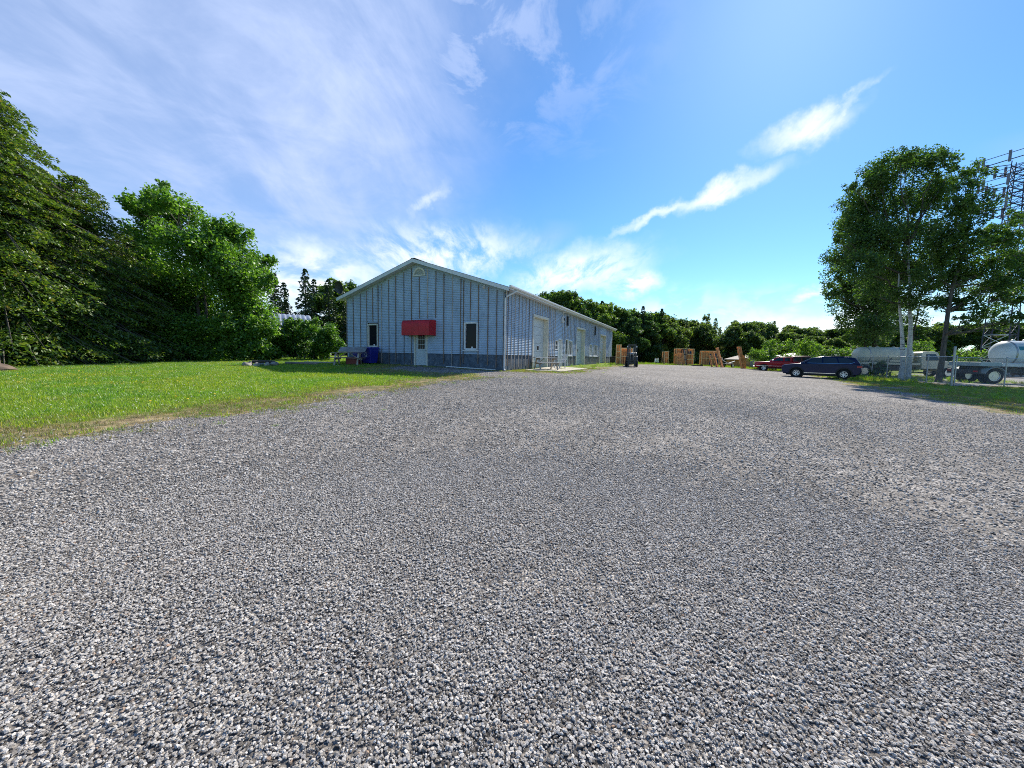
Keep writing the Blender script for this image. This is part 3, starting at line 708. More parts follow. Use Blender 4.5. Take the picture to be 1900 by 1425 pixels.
# passage doors on the side wall
bbox_frame('door_frame', sm, SO['pd'], m_white, .07, .05, -.12)
pdr = bw('door', m_white, sm, 9.65, 10.43, -.11, -.06, .12, 2.1, bevel=.006)
for z0_, z1_ in ((.25, .9), (1.05, 1.9)): bw('panel', m_white, sm, 9.78, 10.3, -.0595, -.047, z0_, z1_, parent=pdr, bevel=.008)
MB().lathe([(.012, 0), (.03, .02), (.03, .05), (.01, .06)], (-.055, 9.73, 1.05), 'x', 10).build('handle', m_galv, pdr, smooth=40)
bbox_frame('door_frame', sm, SO['gd'], m_white, .05, .05, -.12)
gdr = bw('glazed_door', m_dkgrey, sm, 11.52, 12.23, -.11, -.07, .1, 2.16); bw('pane', m_glass, sm, 11.62, 12.13, -.069, -.062, .35, 2.05, parent=gdr)
# wall fixtures on the side wall
fx = MB(); fx.box(.026, .20, 10.25, 10.5, 3.55, 4.0); fx.tube([(.10, 10.38, 4.0), (.10, 10.38, 4.3), (.30, 10.38, 4.36)], .035, 8); fx.tube([(.1, 10.38, 3.55), (.1, 10.38, 3.2)], .03, 8)
mb_ = fx.build('meter_box', m_white, B, bevel=.01); MB().lathe([(.07, 0), (.11, .02), (.11, .07), (.05, .09)], (.20, 10.38, 3.78), 'x', 14).build('meter_dial', m_dkgrey, mb_, smooth=40)
for u, z0_, z1_ in ((11.75, 3.38, 4.15), (22.3, 3.2, 4.12)): bw('exhaust_duct', m_dkgrey, sm, u - .1, u + .1, .055, .18, z0_, z1_, bevel=.01)
for x, y, z in ((-1.32, -.12, 4.62),):
    fl_ = MB(); fl_.box(x - .05, x + .05, -.06, -.026, z + .02, z + .14); fl_.lathe([(.03, 0), (.07, .05), (.075, .13), (.065, .14)], (x, -.19, z), 'y', 12).build('floodlight', m_white, B, smooth=40)
# roof: two slabs, shingle skin, soffit and fascia boards
OV, OF = .41, .45
for sgn in (1, -1):
    def rx(d): return -6 + sgn * d
    D_ = 6 + OV
    zt = lambda d: gtop(-6) + .16 - SLOPE * d
    dk = MB(); dk.add([(rx(d), y, zt(d) - t) for t in (0, .05) for d in (0, D_) for y in (-OF, LEN + OF)], [(0, 1, 3, 2), (4, 6, 7, 5), (0, 4, 5, 1), (2, 3, 7, 6), (0, 2, 6, 4), (1, 5, 7, 3)])
    dk.build('roof_deck', m_soffit, B)
    sh = MB(); sh.add([(rx(d), y, zt(d) + .004 + t) for t in (0, .018) for d in (-.0 , D_ + .03) for y in (-OF - .03, LEN + OF + .03)], [(0, 1, 3, 2), (4, 6, 7, 5), (0, 4, 5, 1), (2, 3, 7, 6), (0, 2, 6, 4), (1, 5, 7, 3)])
    sh.build('shingles', m_roof, B)
    for y0_, y1_ in ((-OF - .022, -OF - .002), (LEN + OF + .002, LEN + OF + .022)):
        rk = MB(); P = [(rx(d), zt(d) - t) for d, t in ((0, -.001), (D_, -.001), (D_, .20), (0, .20))]; rk.prism(P, y0_, y1_); rk.build('rake_board', m_white, B)
    # soffit under the rakes and eaves
    rs_ = MB(); rs_.add([(rx(d), y, zt(d) - .17) for d in (0, D_ - .02) for y in (-OF, -.03)], [(0, 1, 3, 2)]); rs_.build('rake_soffit', m_soffit, B)
    es = MB(); x0_, x1_ = sorted((rx(6.03), rx(D_ - .004))); es.box(x0_, x1_, -OF + .002, LEN + OF - .002, ST - .045, ST - .02); es.build('eave_soffit', m_soffit, B)
    fa = MB(); x0_, x1_ = sorted((rx(D_ + .002), rx(D_ + .022))); fa.box(x0_, x1_, -OF + .0, LEN + OF, ST - .06, zt(D_) - .002); fa.build('fascia', m_white, B)
    rt_ = MB(); rt_.prism([(rx(D_), ST - .045), (rx(6.0), ST - .045), (rx(6.0), zt(6.0) - .21), (rx(D_), zt(D_) - .06)], -OF + .001, -OF + .012); rt_.build('eave_return', m_white, B)
MB().cbox((-6, LEN / 2, gtop(-6) + .185), (.3, LEN + .9, .02)).build('ridge_cap', m_roof, B)
# gutter and downspouts on the right eave
gx = OV + .03; ge = ST + .02
gt = MB(); gt.add([(gx + a, y, ge + b_) for y in (-OF - .02, LEN + OF) for a, b_ in ((0, .11), (0, 0), (.07, 0), (.11, .05), (.11, .12), (.10, .12), (.10, .05), (.065, .012), (.012, .012), (.012, .11))], [(i, i + 1, i + 11, i + 10) for i in range(9)] + [(0, 1, 2, 3, 4), (10, 14, 13, 12, 11)])
gut = gt.build('gutter', m_white, B)
MB().tube([(gx + .05, .35, ge), (gx + .05, .33, ge - .10), (.12, -.10, ge - .42), (.06, -.13, ge - .52), (.055, -.13, .12), (.16, -.26, .02)], .048, 8).build('downspout', m_white, B, smooth=40)
for z in (1.2, 3.0): bw('strap', m_galv, gm, .0, .11, .07, .19, z, z + .03)
# satellite dish on the left eave
sdish = MB(); sdish.lathe([(.02, 0), (.18, .02), (.33, .07), (.42, .13), (.425, .135), (.33, .085), (.18, .035), (.02, .015)], (0, 0, 0), 'y', 22)
sd_ = empty('satellite_dish', (0, 0, 0), 0, 'round dark satellite dish on the left eave of the blue workshop', 'satellite dish')
dm = sdish.build('reflector', m_dkgrey, sd_, smooth=50)
MB().tube([(0, -.05, 0), (0, -.1, -.25), (.02, -.02, -.55), (.1, .1, -.78)], .025, 8).build('mast', m_galv, sd_, smooth=50)
MB().tube([(0, .03, -.4), (0, .35, -.28), (0, .52, -.12)], .014, 6).build('feed_arm', m_galv, sd_)
MB().cbox((0, .53, -.09), (.06, .09, .06)).build('receiver', m_white, sd_, bevel=.01)
sd_.location = (-11.75, 26.0, 5.92); sd_.rotation_euler = (R(-12), 0, R(150))
# concrete apron in front of the first overhead door
ap = MB(); P = [(.75, 22.3), (2.2, 26.2), (3.4, 29.0), (4.9, 28.6), (5.6, 28.0), (3.9, 24.6), (2.9, 22.6)]
me_v = [(x, y, H(x, y) + .05) for x, y in P] + [(x, y, H(x, y) - .2) for x, y in P]; k = len(P)
ap.add(me_v, [tuple(range(k))] + [(i, i + k, (i + 1) % k + k, (i + 1) % k) for i in range(k)])
tag(ap.build('concrete_apron', m_conc), kind='structure')
# long white plank lying at the foot of the gable
pl = MB(); a_ = Vector((-3.92, 22.42, H(-3.92, 22.42) + .05)); b_ = Vector((-.95, 20.96, H(-.95, 20.96) + .05)); pl.bar(a_, b_, .14, .05)
tag(pl.build('plank', m_white, bevel=.006), 'long white painted plank lying on the ground along the gable wall', 'plank')
# ------------------------------------------------------------------ trees
m_bark = mat('grey_brown_bark', (.10, .085, .07), .9, 0, .35, 4, .8, 18, stretch=(3, 3, .5))
m_bark_dk = mat('dark_bark', (.055, .045, .04), .92, 0, .35, 4, .8, 18, stretch=(3, 3, .5))
m_twig = mat('dead_grey_twig', (.24, .19, .15), .9, 0, .2, 5)
m_birch, n = newmat('white_birch_bark'); o = n.new('ShaderNodeTexCoord').outputs['Object']
band = n.noise(n.mapv(o, (1.2, 1.2, 9)), 1.6, 4, .6, .3); f_ = n.noise(o, 6, 4)
c_ = n.mix(n.ss(f_, .3, .7), (.48, .46, .43), (.66, .64, .62)); c_ = n.mix(n.ss(band, .56, .66), c_, (.06, .055, .055))
finish(n, pbr(n, c_, .75, 0, n.bump(band, .4, .02), .3))
m_maple = leafmat('maple_leaf', [(0, (0.044, 0.114, 0.016)), (.4, (0.088, 0.202, 0.025)), (.8, (0.141, 0.282, 0.040)), (1, (0.211, 0.352, 0.066))], .5)
m_birchl = leafmat('birch_leaf', [(0, (0.027, 0.069, 0.015)), (.4, (0.053, 0.119, 0.022)), (.8, (0.088, 0.175, 0.033)), (1, (0.138, 0.225, 0.050))], 0.45)
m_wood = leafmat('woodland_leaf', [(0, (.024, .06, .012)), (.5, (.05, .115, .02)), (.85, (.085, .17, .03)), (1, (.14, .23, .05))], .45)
m_bushl = leafmat('bush_leaf', [(0, (0.057, 0.127, 0.016)), (.5, (0.115, 0.230, 0.028)), (.85, (0.184, 0.322, 0.040)), (1, (0.253, 0.368, 0.069))], 0.5)
m_cedar = leafmat('cedar_spray', [(0, (0.044, 0.096, 0.013)), (.5, (0.092, 0.168, 0.024)), (.8, (0.140, 0.220, 0.034)), (.95, (0.184, 0.232, 0.048)), (1, (0.240, 0.176, 0.072))], .44)
m_spruce = leafmat('spruce_needles', [(0, (0.011, 0.031, 0.014)), (.6, (0.025, 0.059, 0.022)), (.92, (0.045, 0.091, 0.031)), (1, (0.084, 0.126, 0.042))], 0.15)
m_grey = leafmat('grey_green_leaf', [(0, (.09, .13, .06)), (.5, (.16, .21, .10)), (1, (.25, .30, .16))], .55)

def leaf_quads(P, size, r_, aspect=.6, flat=.35, axis_dir=None, jit=.35):
    """rhombic leaves at P; axis_dir gives a preferred long axis"""
    n_ = len(P); sz = size * r_.uniform(1 - jit, 1 + jit, (n_, 1))
    nr = r_.normal(size=(n_, 3)); nr[:, 2] = np.abs(nr[:, 2]) + flat; nr /= np.linalg.norm(nr, axis=1, keepdims=True)
    a = r_.normal(size=(n_, 3)) if axis_dir is None else axis_dir + r_.normal(size=(n_, 3)) * .35
    a -= nr * (a * nr).sum(1, keepdims=True); a /= np.linalg.norm(a, axis=1, keepdims=True) + 1e-9
    b = np.cross(nr, a)
    V = np.stack([P - a * sz * .5, P + b * sz * aspect * .5 - a * sz * .05, P + a * sz * .5, P - b * sz * aspect * .5 - a * sz * .05], 1).reshape(-1, 3)
    return V, np.arange(4 * n_).reshape(-1, 4)
def fill_clumps(cl, k, r_, rs=.8):
    a = np.array(cl); i = r_.integers(0, len(a), k); out = list(map(tuple, a))
    for q in i:
        d = np.linalg.norm(a[:, :3] - a[q, :3], axis=1); near = np.argsort(d)[1:5]; w = a[r_.choice(near)]; t = r_.uniform(.3, .7)
        m_ = a[q] * t + w * (1 - t); out.append((m_[0], m_[1], m_[2], min(a[q][3], w[3]) * rs))
    return out
def clump_points(cl, per_m2, r_, shell=.6):
    out = []
    for x, y, z, rad in cl:
        k = int(per_m2 * rad * rad * 4)
        # a clump is itself a handful of smaller tufts, so that its edge is broken
        ns = max(9, int(24 * rad)); d = r_.normal(size=(ns, 3)); d /= np.linalg.norm(d, axis=1, keepdims=True)
        sub = d * (rad * r_.uniform(.35, 1.0, (ns, 1))) * np.array([1, 1, .82]); sr = rad * r_.uniform(.24, .5, ns)
        i = r_.integers(0, ns, k); q = r_.normal(size=(k, 3)); q /= np.linalg.norm(q, axis=1, keepdims=True)
        out.append(np.array([x, y, z]) + sub[i] + q * (sr[i] * r_.random(k) ** shell)[:, None])
    return np.concatenate(out)
def limb(mb, a, b, r0, r1, r_, n_=7, seg=5, sag=.12):
    a, b = Vector(a), Vector(b); L = (b - a).length; pts = []
    for i in range(seg + 1):
        t = i / seg; p = a.lerp(b, t); w = math.sin(t * math.pi) * sag * L
        p += Vector((r_.normal() * .03 * L * math.sin(t * math.pi), r_.normal() * .03 * L * math.sin(t * math.pi), -w * .4 + w * t * .5)); pts.append(p)
    mb.tube(pts, [r0 + (r1 - r0) * (i / seg) ** .8 for i in range(seg + 1)], n_)
    return pts
def broadleaf(name, base, cl, m_leaf, m_trunk, leaf, per_m2, trunk_r, seed, label, cat='tree', group=None, trunks=((0, 0, 0),), lean=None, fill=0, top_frac=.8, m_limb=None):
    r_ = np.random.default_rng(seed)
    root = empty(name, (base[0], base[1], H(*base) - .05), 0, label, cat, group)
    arr = np.array(cl); top = arr[:, 2].max() * top_frac
    bm_ = MB(); spine = []
    for k, (tx, ty, tr) in enumerate(trunks):
        tr = tr or trunk_r; cx, cy = arr[:, 0].mean() * .5 + tx, arr[:, 1].mean() * .5 + ty
        pts = []
        for i in range(8):
            t = i / 7; pts.append(Vector((tx + (cx - tx) * t ** 1.6 + r_.normal() * .05 * (i > 0), ty + (cy - ty) * t ** 1.6 + r_.normal() * .05 * (i > 0), top * (1 if k == 0 else .8) * t)))
        bm_.tube(pts, [tr * (1.18 if i == 0 else 1 - .11 * i) for i in range(8)], 10); spine += pts
    bm_.build('trunk', m_trunk, root, smooth=60)
    br = MB(); sp = np.array([list(p) for p in spine])
    for x, y, z, rad in cl:
        c_ = np.array([x, y, z]); d = np.linalg.norm((sp - c_) * np.array([1, 1, 1.6]), axis=1) + np.where(sp[:, 2] > z - .3 * rad, 3 + np.abs(sp[:, 2] - z), 0)
        s_ = sp[int(d.argmin())]; L = np.linalg.norm(c_ - s_)
        pts = limb(br, s_, c_, min(trunk_r * .42, .03 + .022 * L), .015, r_)
        for _ in range(int(4 + 3 * rad)):
            q = r_.normal(size=3); q /= np.linalg.norm(q); e = c_ + q * rad * r_.uniform(.6, 1.0)
            limb(br, pts[r_.integers(2, len(pts))], e, .018, .005, r_, 4, 3)
    br.build('limbs', m_limb or m_trunk, root, smooth=60)
    P = clump_points(fill_clumps(cl, fill, r_) if fill else cl, per_m2, r_); P = P[P[:, 2] > .05]
    V, Fq = leaf_quads(P, leaf, r_)
    me = np_mesh('crown', V, Fq); me.materials.append(m_leaf); place('crown', me, root)
    return root
def conifer_mesh(h_, rad, seed, nlev, per, spray, droop=.35, irregular=.25, base_gap=.08, lift=0, aspect=.42, shape=.82):
    """returns leaf mesh and wood mesh: tiers of drooping boughs carrying flat sprays"""
    r_ = np.random.default_rng(seed); Vs = []; Fs = []; wood = MB(); off = 0
    wood.tube([(0, 0, -.1), (0, 0, h_ * .5), (0, 0, h_ * .98)], [max(.06, h_ * .018), h_ * .011, .015], 8)
    for i in range(nlev):
        t = base_gap + (1 - base_gap) * (i + r_.uniform(-.4, .4)) / nlev; t = min(max(t, base_gap), .985); z = h_ * t
        L0 = rad * (1 - t) ** shape + .10
        nb = max(4, int(per * (.45 + .55 * (1 - t))))
        a0 = r_.uniform(0, 6.28)
        for k in range(nb):
            a = a0 + 6.283 * k / nb + r_.uniform(-.3, .3); L = L0 * (1 + r_.uniform(-irregular, irregular * .8))
            d = np.array([math.cos(a), math.sin(a), 0]); rise = lift * L * (1 - t)
            end = np.array([0, 0, z]) + d * L + np.array([0, 0, -droop * L + rise])
            if L > .5: wood.tube([(0, 0, z), tuple(np.array([0, 0, z]) + d * L * .5 + np.array([0, 0, -.1 * droop * L + rise * .6])), tuple(end)], [.012 + .008 * L, .01 + .004 * L, .004], 4)
            ns = max(6, int(L * spray[1])); s_ = r_.random(ns) ** .62
            P = np.array([0, 0, z]) + d * (L * s_)[:, None]; P[:, 2] += (-droop * s_ ** 1.7 + (rise / L) * s_) * L
            side = np.array([-d[1], d[0], 0]); wv = (r_.random(ns) - .5) * 2 * (.10 + .30 * L * (1 - s_ * .75)) * .8
            P += side * wv[:, None]; P[:, 2] += r_.normal(size=ns) * .05 - np.abs(wv) * .22 - r_.random(ns) * .12
            ax = d * .6 + side * np.sign(wv)[:, None] * .6 + np.array([0, 0, -1.0]) * (.3 + r_.random((ns, 1)))
            V, Fq = leaf_quads(P, spray[0], r_, aspect, .5, ax, .4); Vs.append(V); Fs.append(Fq + off); off += len(V)
    Vt = np.concatenate(Vs); return np_mesh('crown', Vt, np.concatenate(Fs)), wood.mesh('trunk')
def conifer(name, base, meshes, scale, rz, m_leaf, m_trunk, label, group=None):
    root = empty(name, (base[0], base[1], H(*base) - .05), rz, label, 'tree', group); root.scale = scale if hasattr(scale, '__len__') else (scale,) * 3
    for nm, me, m in (('crown', meshes[0], m_leaf), ('trunk', meshes[1], m_trunk)):
        if not me.materials: me.materials.append(m)
        place(nm, me, root)
    return root
MAPLE_AT = (-24.29, 29.50); MAPLE = [(-0.53, -2.15, 11.17, 1.17),(-2.9, -1.37, 10.94, 1.04),(-2.23, 1.57, 11.64, 1.6),(-3.62, 0.43, 9.79, 1.97),(1.19, -2.11, 8.34, 1.96),(1.76, -0.35, 9.45, 1.33),(3.22, -0.11, 9.55, 1.26),(3.55, -1.77, 6.97, 1.98),(3.38, 1.22, 7.58, 1.49),(6.47, -2.01, 5.83, 0.94),(-2.26, -0.57, 6.34, 2.31),(0.01, 0.09, 5.5, 2.37),(3.64, -0.36, 4.89, 2.16),(-3.37, 0.45, 3.21, 2.4),(-0.63, 1.24, 2.69, 2.46),(1.59, 2.37, 2.36, 2.0),(5.47, -1.12, 2.82, 1.22),(-2.48, 0.77, 1.12, 1.56),(1.64, 1.02, 1.12, 1.31),(-3.37, -1.08, 5.04, 1.79),(-2.32, -2.59, 2.18, 1.69),(-4.66, 2.46, 14.06, 0.64),(-4.05, -1.05, 11.61, 0.57),(2.67, -0.97, 10.05, 0.65),(4.25, 2.04, 8.3, 0.63),(0.58, 0.44, 1.17, 1.45)]
BUSH_AT = (-16.81, 30.50); BUSH = [(-1.4, -0.07, 2.1, 1.22),(-0.28, 0.66, 2.43, 1.16),(2.15, -1.13, 2.03, 1.09),(-0.44, 0.5, 1.1, 1.24),(2.15, -0.3, 1.13, 1.04),(3.32, -0.98, 1.06, 0.67),(-2.15, 0.39, 0.89, 1.06),(0.59, 1.04, 0.78, 0.9),(-2.12, -0.7, 0.7, 0.77),(-0.95, 0.31, 2.91, 0.62),(1.21, -0.48, 2.89, 0.56)]
BIRCH_AT = (32.27, 31.00); BIRCH = [(0.49, 1.26, 17.61, 1.57),(-2.2, 1.16, 16.97, 1.65),(-0.6, -1.46, 16.48, 1.18),(-3.27, 1.72, 15.04, 1.59),(-1.62, 0.82, 14.42, 2.18),(1.32, 0.95, 14.95, 1.92),(-3.63, 1.66, 12.52, 1.77),(-3.13, -0.37, 11.04, 2.19),(1.15, 1.35, 12.07, 2.31),(-0.18, 1.97, 9.1, 2.26),(-6.19, -2.07, 8.71, 1.41),(2.92, 1.82, 9.57, 1.69),(-0.75, -0.55, 6.74, 1.3),(-4.16, -0.11, 15.65, 0.97),(-3.83, -1.84, 16.61, 0.83),(2.39, 1.03, 16.06, 1.1),(-4.69, -1.08, 6.92, 1.11),(0.48, 1.93, 6.6, 1.13),(-7.22, -1.17, 10.93, 0.6),(-5.45, 0.32, 15.4, 0.54),(1.41, -0.52, 16.57, 0.52)]
DARK_AT = (38.81, 40.50); DARK = [(-3.53, 0.63, 15.92, 1.65),(-5.96, -1.7, 11.94, 1.77),(-4.05, -1.79, 12.64, 1.88),(-3.75, 1.38, 10.65, 1.32),(-1.25, 1.41, 9.2, 2.39),(0.77, 0.38, 8.27, 2.22),(-0.97, 2.36, 6.39, 1.84),(-2.01, -1.65, 5.0, 2.0),(3.34, 1.97, 5.84, 1.7),(-6.71, -1.85, 8.44, 0.99),(-1.52, 2.6, 8.08, 1.6),(0.68, 0.69, 11.27, 2.0),(-1.06, 0.6, 4.08, 1.53),(-3.64, 2.64, 9.84, 0.74),(-1.98, 1.61, 17.98, 1.32)]
ASH_AT = (31.21, 27.60); ASH = [(2.27, 1.16, 15.37, 0.99),(-1.59, -1.78, 13.09, 0.74),(0.78, -0.52, 12.41, 1.08),(-1.55, -1.66, 11.17, 1.26),(-1.86, -1.23, 10.32, 1.28),(-0.77, -1.14, 9.37, 1.28),(4.44, 1.43, 10.3, 1.16),(2.22, -1.49, 10.03, 1.12),(2.35, -0.81, 8.35, 1.22),(1.29, -0.03, 8.25, 1.5),(1.77, 1.4, 7.67, 1.41),(4.52, 1.86, 7.16, 1.09),(5.1, 0.83, 6.36, 0.89),(1.5, -1.15, 4.97, 0.91),(-1.04, 0.18, 7.68, 1.11),(5.68, 0.82, 9.34, 1.22),(-2.27, -1.79, 12.04, 0.96),(-0.04, 0.72, 9.44, 1.21),(1.04, -0.53, 5.78, 0.77),(5.82, 0.36, 6.0, 0.56),(1.29, 0.68, 5.95, 0.73),(-0.11, 0.68, 5.93, 0.81),(2.71, 0.09, 11.2, 0.47),(4.84, 0.22, 7.69, 1.11),(1.93, -1.21, 6.98, 0.83),(4.58, -0.02, 11.94, 0.95),(3.13, -1.5, 4.6, 0.75),(3.88, -0.08, 4.37, 0.63),(2.41, 0.14, 4.36, 0.55),(6.9, 1.1, 6.91, 0.9),(1.56, -0.43, 10.64, 0.78),(-0.86, -1.92, 4.48, 0.51),(5.84, 0.11, 9.39, 1.03)]
MAPLE += [(x_, -2.6 + .25 * x_ * (x_ > 0), z_, 1.25) for x_ in (-5.5, -4.0, -2.4, -.8, .8, 2.4, 4.0, 5.4) for z_ in (.9, 2.4)]
broadleaf('maple_tree', MAPLE_AT, MAPLE, m_maple, m_bark, .215, 290, .20, 11, 'broad bright green maple with many stems at the lawn edge, its boughs reaching the ground', trunks=((0, 0, 0), (-.9, .3, .16), (.8, -.2, .15), (1.6, .4, .12)), fill=34, top_frac=.6)
broadleaf('lilac_bush', BUSH_AT, BUSH, m_maple, m_bark_dk, .17, 520, .06, 12, 'dense round leafy bush in front of the metal arched hut', 'bush', trunks=((0, 0, 0), (-.6, 0, .05), (.7, .1, .05), (1.4, 0, .05)), fill=26, top_frac=.5)
broadleaf('birch_tree', BIRCH_AT, BIRCH, m_birchl, m_birch, .17, 300, .19, 13, 'tall leafy birch with two white banded trunks behind the chain-link fence', trunks=((.22, 0, .19), (-.2, .12, .18)), fill=9, top_frac=.62, m_limb=m_bark)
broadleaf('poplar_tree', DARK_AT, DARK, m_birchl, m_bark_dk, .21, 190, .22, 14, 'dark shaded poplar with twin grey trunks behind the cream tank truck', trunks=((0, 0, .26), (-.75, .3, .17)), fill=8, top_frac=.7)
broadleaf('ash_tree', ASH_AT, ASH, m_birchl, m_bark, .16, 270, .17, 15, 'leaning ash with open windswept boughs beside the tall fence post', trunks=((0, 0, .17),), fill=8)
# slim bare-stemmed sapling between the birch and the ash
r_ = np.random.default_rng(5); sp_ = empty('sapling', (35.0, 33.5, H(35, 33.5)), 0, 'thin dark bare-stemmed tree standing between the birch and the ash', 'tree')
t_ = MB(); t_.tube([(0, 0, 0), (.1, 0, 2.5), (.35, 0, 5), (.9, .1, 8.5)], [.09, .075, .06, .02], 8)
for k in range(16): z = 2.6 + k * .33; a = r_.uniform(0, 6.28); limb(t_, (.1 + .09 * z - .2, 0, z), (.1 + .09 * z - .2 + math.cos(a) * 1.3, math.sin(a) * 1.3, z - .15), .02, .005, r_, 4, 3)
t_.build('trunk', m_bark_dk, sp_, smooth=60)
P = clump_points([(.4, 0, 5.2, 1.0), (.7, .3, 6.6, 1.0), (.9, 0, 8.2, .9), (-.4, .2, 4.2, .6), (1.3, 0, 4.4, .5)], 160, r_); V, Fq = leaf_quads(P, .16, r_)
me = np_mesh('crown', V, Fq); me.materials.append(m_birchl); place('crown', me, sp_)

# cedars on the left
ced_a = conifer_mesh(16.2, 6.9, 21, 64, 22, (.18, 46), .34, .36, .03, .14, .42, .72)
ced_b = conifer_mesh(11.5, 5.2, 22, 48, 18, (.18, 46), .34, .38, .03, .14, .42, .62)
conifer('cedar_tree', (-29.6, 22.0), ced_a, (1.02, 1.02, 1.0), .3, m_cedar, m_bark, 'towering old cedar with ragged drooping sprays, tallest tree beside the lawn')
conifer('cedar_tree', (-28.2, 25.0), ced_b, (1.08, 1.08, 1.06), 1.9, m_cedar, m_bark, 'mid-height cedar between the towering cedar and the bright maple')
conifer('cedar_tree', (-36.5, 30.0), ced_a, (.9, .9, .92), 2.6, m_cedar, m_bark, 'cedar rising behind the towering cedar, only its top showing')
conifer('cedar_tree', (-30.2, 30.5), ced_b, (.95, .95, .93), 4.4, m_cedar, m_bark, 'dark shorter cedar standing behind the left side of the maple')
conifer('cedar_tree', (-33.0, 17.0), ced_b, (1.1, 1.1, 1.05), .9, m_cedar, m_bark, 'cedar at the outer end of the lawn beside the towering cedar')
# bare dead twigs showing inside the big cedar
dt = MB(); r_ = np.random.default_rng(9)
ceds = [o_ for o_ in col.objects if o_.name.startswith('cedar_tree')]
for k in range(70):
    z = r_.uniform(1.2, 8); a = r_.uniform(-1.9, .4); L = 6.0 * (1 - z / 16) * r_.uniform(.85, 1.02)
    limb(dt, (math.cos(a) * L * .35, math.sin(a) * L * .35, z + .2), (math.cos(a) * L, math.sin(a) * L, z - .3 + r_.normal() * .4), .022, .006, r_, 4, 4)
dt.build('dead_branches', m_twig, ceds[0])
# shade-loving undergrowth under the cedars and maple
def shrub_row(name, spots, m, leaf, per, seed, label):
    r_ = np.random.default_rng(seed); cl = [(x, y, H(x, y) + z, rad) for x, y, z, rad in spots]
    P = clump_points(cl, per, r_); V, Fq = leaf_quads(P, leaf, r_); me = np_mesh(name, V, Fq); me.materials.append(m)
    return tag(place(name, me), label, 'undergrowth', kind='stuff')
r_ = np.random.default_rng(77)
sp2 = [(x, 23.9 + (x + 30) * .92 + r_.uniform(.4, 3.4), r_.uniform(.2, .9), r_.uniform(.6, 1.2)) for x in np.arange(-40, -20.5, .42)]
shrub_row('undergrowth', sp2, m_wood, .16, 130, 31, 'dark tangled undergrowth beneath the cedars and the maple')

# spruces beyond the metal hut
spr = [conifer_mesh(12.0, 2.5, 41, 40, 10, (.42, 8), .28, .2, .04, .05, .5), conifer_mesh(11.0, 2.1, 42, 38, 10, (.40, 8), .34, .28, .04, .05, .5), conifer_mesh(9.0, 2.4, 43, 30, 10, (.40, 8), .25, .25, .03, .1, .5)]
SPR = [(-34.3, 55, 1.0, 0), (-32.4, 54, .96, 1), (-28.3, 52, 1.0, 0), (-29.2, 56, 1.04, 1), (-26.1, 54, .92, 0), (-31.3, 70, 1.12, 1), (-24.4, 55, .84, 2), (-30.4, 51, .86, 2), (-36.5, 53, 1.0, 2), (-22.5, 57, .95, 2), (-38.5, 56, 1.05, 0), (-20.0, 60, 1.0, 2)]
for k, (x, y, s_, q) in enumerate(SPR):
    conifer('spruce_tree', (x, y), spr[q], (s_ * .98, s_ * .98, s_), k * 1.7, m_spruce, m_bark_dk, 'dark pointed spruce in the row behind the metal arched hut', 'spruces behind the hut')

# woodland behind the yard: six broadleaf shapes reused, each tree a thing of its own
def wood_proto(seed, h_, rad, kind):
    r_ = np.random.default_rng(seed); cl = []
    for i in range(20):
        t = r_.uniform(.02, 1); z = h_ * (.06 + .86 * t); w = rad * (math.sin(min(1, t * 1.05 + .12) * math.pi * .82) ** .6) * r_.uniform(.25, .95); a = r_.uniform(0, 6.28)
        cl.append((w * math.cos(a), w * math.sin(a), z, rad * r_.uniform(.30, .48)))
    cl.append((0, 0, h_ * .93, rad * .34))
    P = clump_points(cl, 150, r_); P = P[P[:, 2] > .1]; V, Fq = leaf_quads(P, .34, r_)
    tr = MB(); pts = [(0, 0, -.2), (r_.normal() * .1, r_.normal() * .1, h_ * .4), (r_.normal() * .2, r_.normal() * .2, h_ * .85)]; tr.tube(pts, [.2, .13, .04], 7)
    for x, y, z, q in cl: limb(tr, (0, 0, z * .7), (x, y, z), .06, .015, r_, 5, 3)
    return np_mesh('crown', V, Fq), tr.mesh('trunk')
wp = [wood_proto(200 + k, 10, 3.3, k) for k in range(6)]
m_wood2 = leafmat('light_woodland_leaf', [(0, (.05, .10, .016)), (.5, (.10, .18, .028)), (.85, (.15, .25, .04)), (1, (.21, .30, .06))], .5)
WOOD = [(4.1, 62, 10.2), (7.1, 62.5, 11.0), (9.8, 62, 10.8), (12.8, 64, 10.1), (16.0, 66, 9.7), (18.4, 65.5, 8.8), (21.8, 68, 9.1), (24.9, 70, 9.1), (1.0, 64, 10.0), (-2.5, 64, 10.3),
        (14.6, 60, 7.6), (19.5, 62, 7.2), (23.0, 65, 7.4), (26.5, 67, 7.0), (-26.2, 62, 11.6), (-27.1, 58, 11.2), (-23.0, 64, 11.0), (-19, 66, 10.8), (11.3, 68, 11.4), (17.4, 70, 10.6), (20.5, 74, 10.2), (23.5, 76, 10.4), (27, 78, 10.2), (6, 68, 11.5), (14.5, 72, 10.8)]
for k, (x, y, h_) in enumerate(WOOD):
    q = wp[k % 6]; near = x > -15
    t_ = conifer('woodland_tree', (x, y), q, (h_ / 10 * (1.0 + .12 * math.sin(k * 2.1)),) * 2 + (h_ / 10,), k * 2.3, m_wood2 if k % 6 in (1, 3, 4) else m_wood, m_bark_dk,
                 'dense dark broadleaf tree in the woods behind the far end of the yard' if near else 'broadleaf tree among the spruces behind the metal hut', 'woods behind the yard' if near else 'broadleaves behind the hut')
for x, y, s_ in ((22.4, 66, .84), (27.2, 70.0, .86), (15.4, 66.5, .9), (11.0, 61.5, .86)):
    conifer('spruce_tree', (x, y), spr[int(y) % 2], (s_,) * 3, x, m_spruce, m_bark_dk, 'dark spruce spire among the broadleaf woods behind the yard', 'spruces in the woods behind the yard')
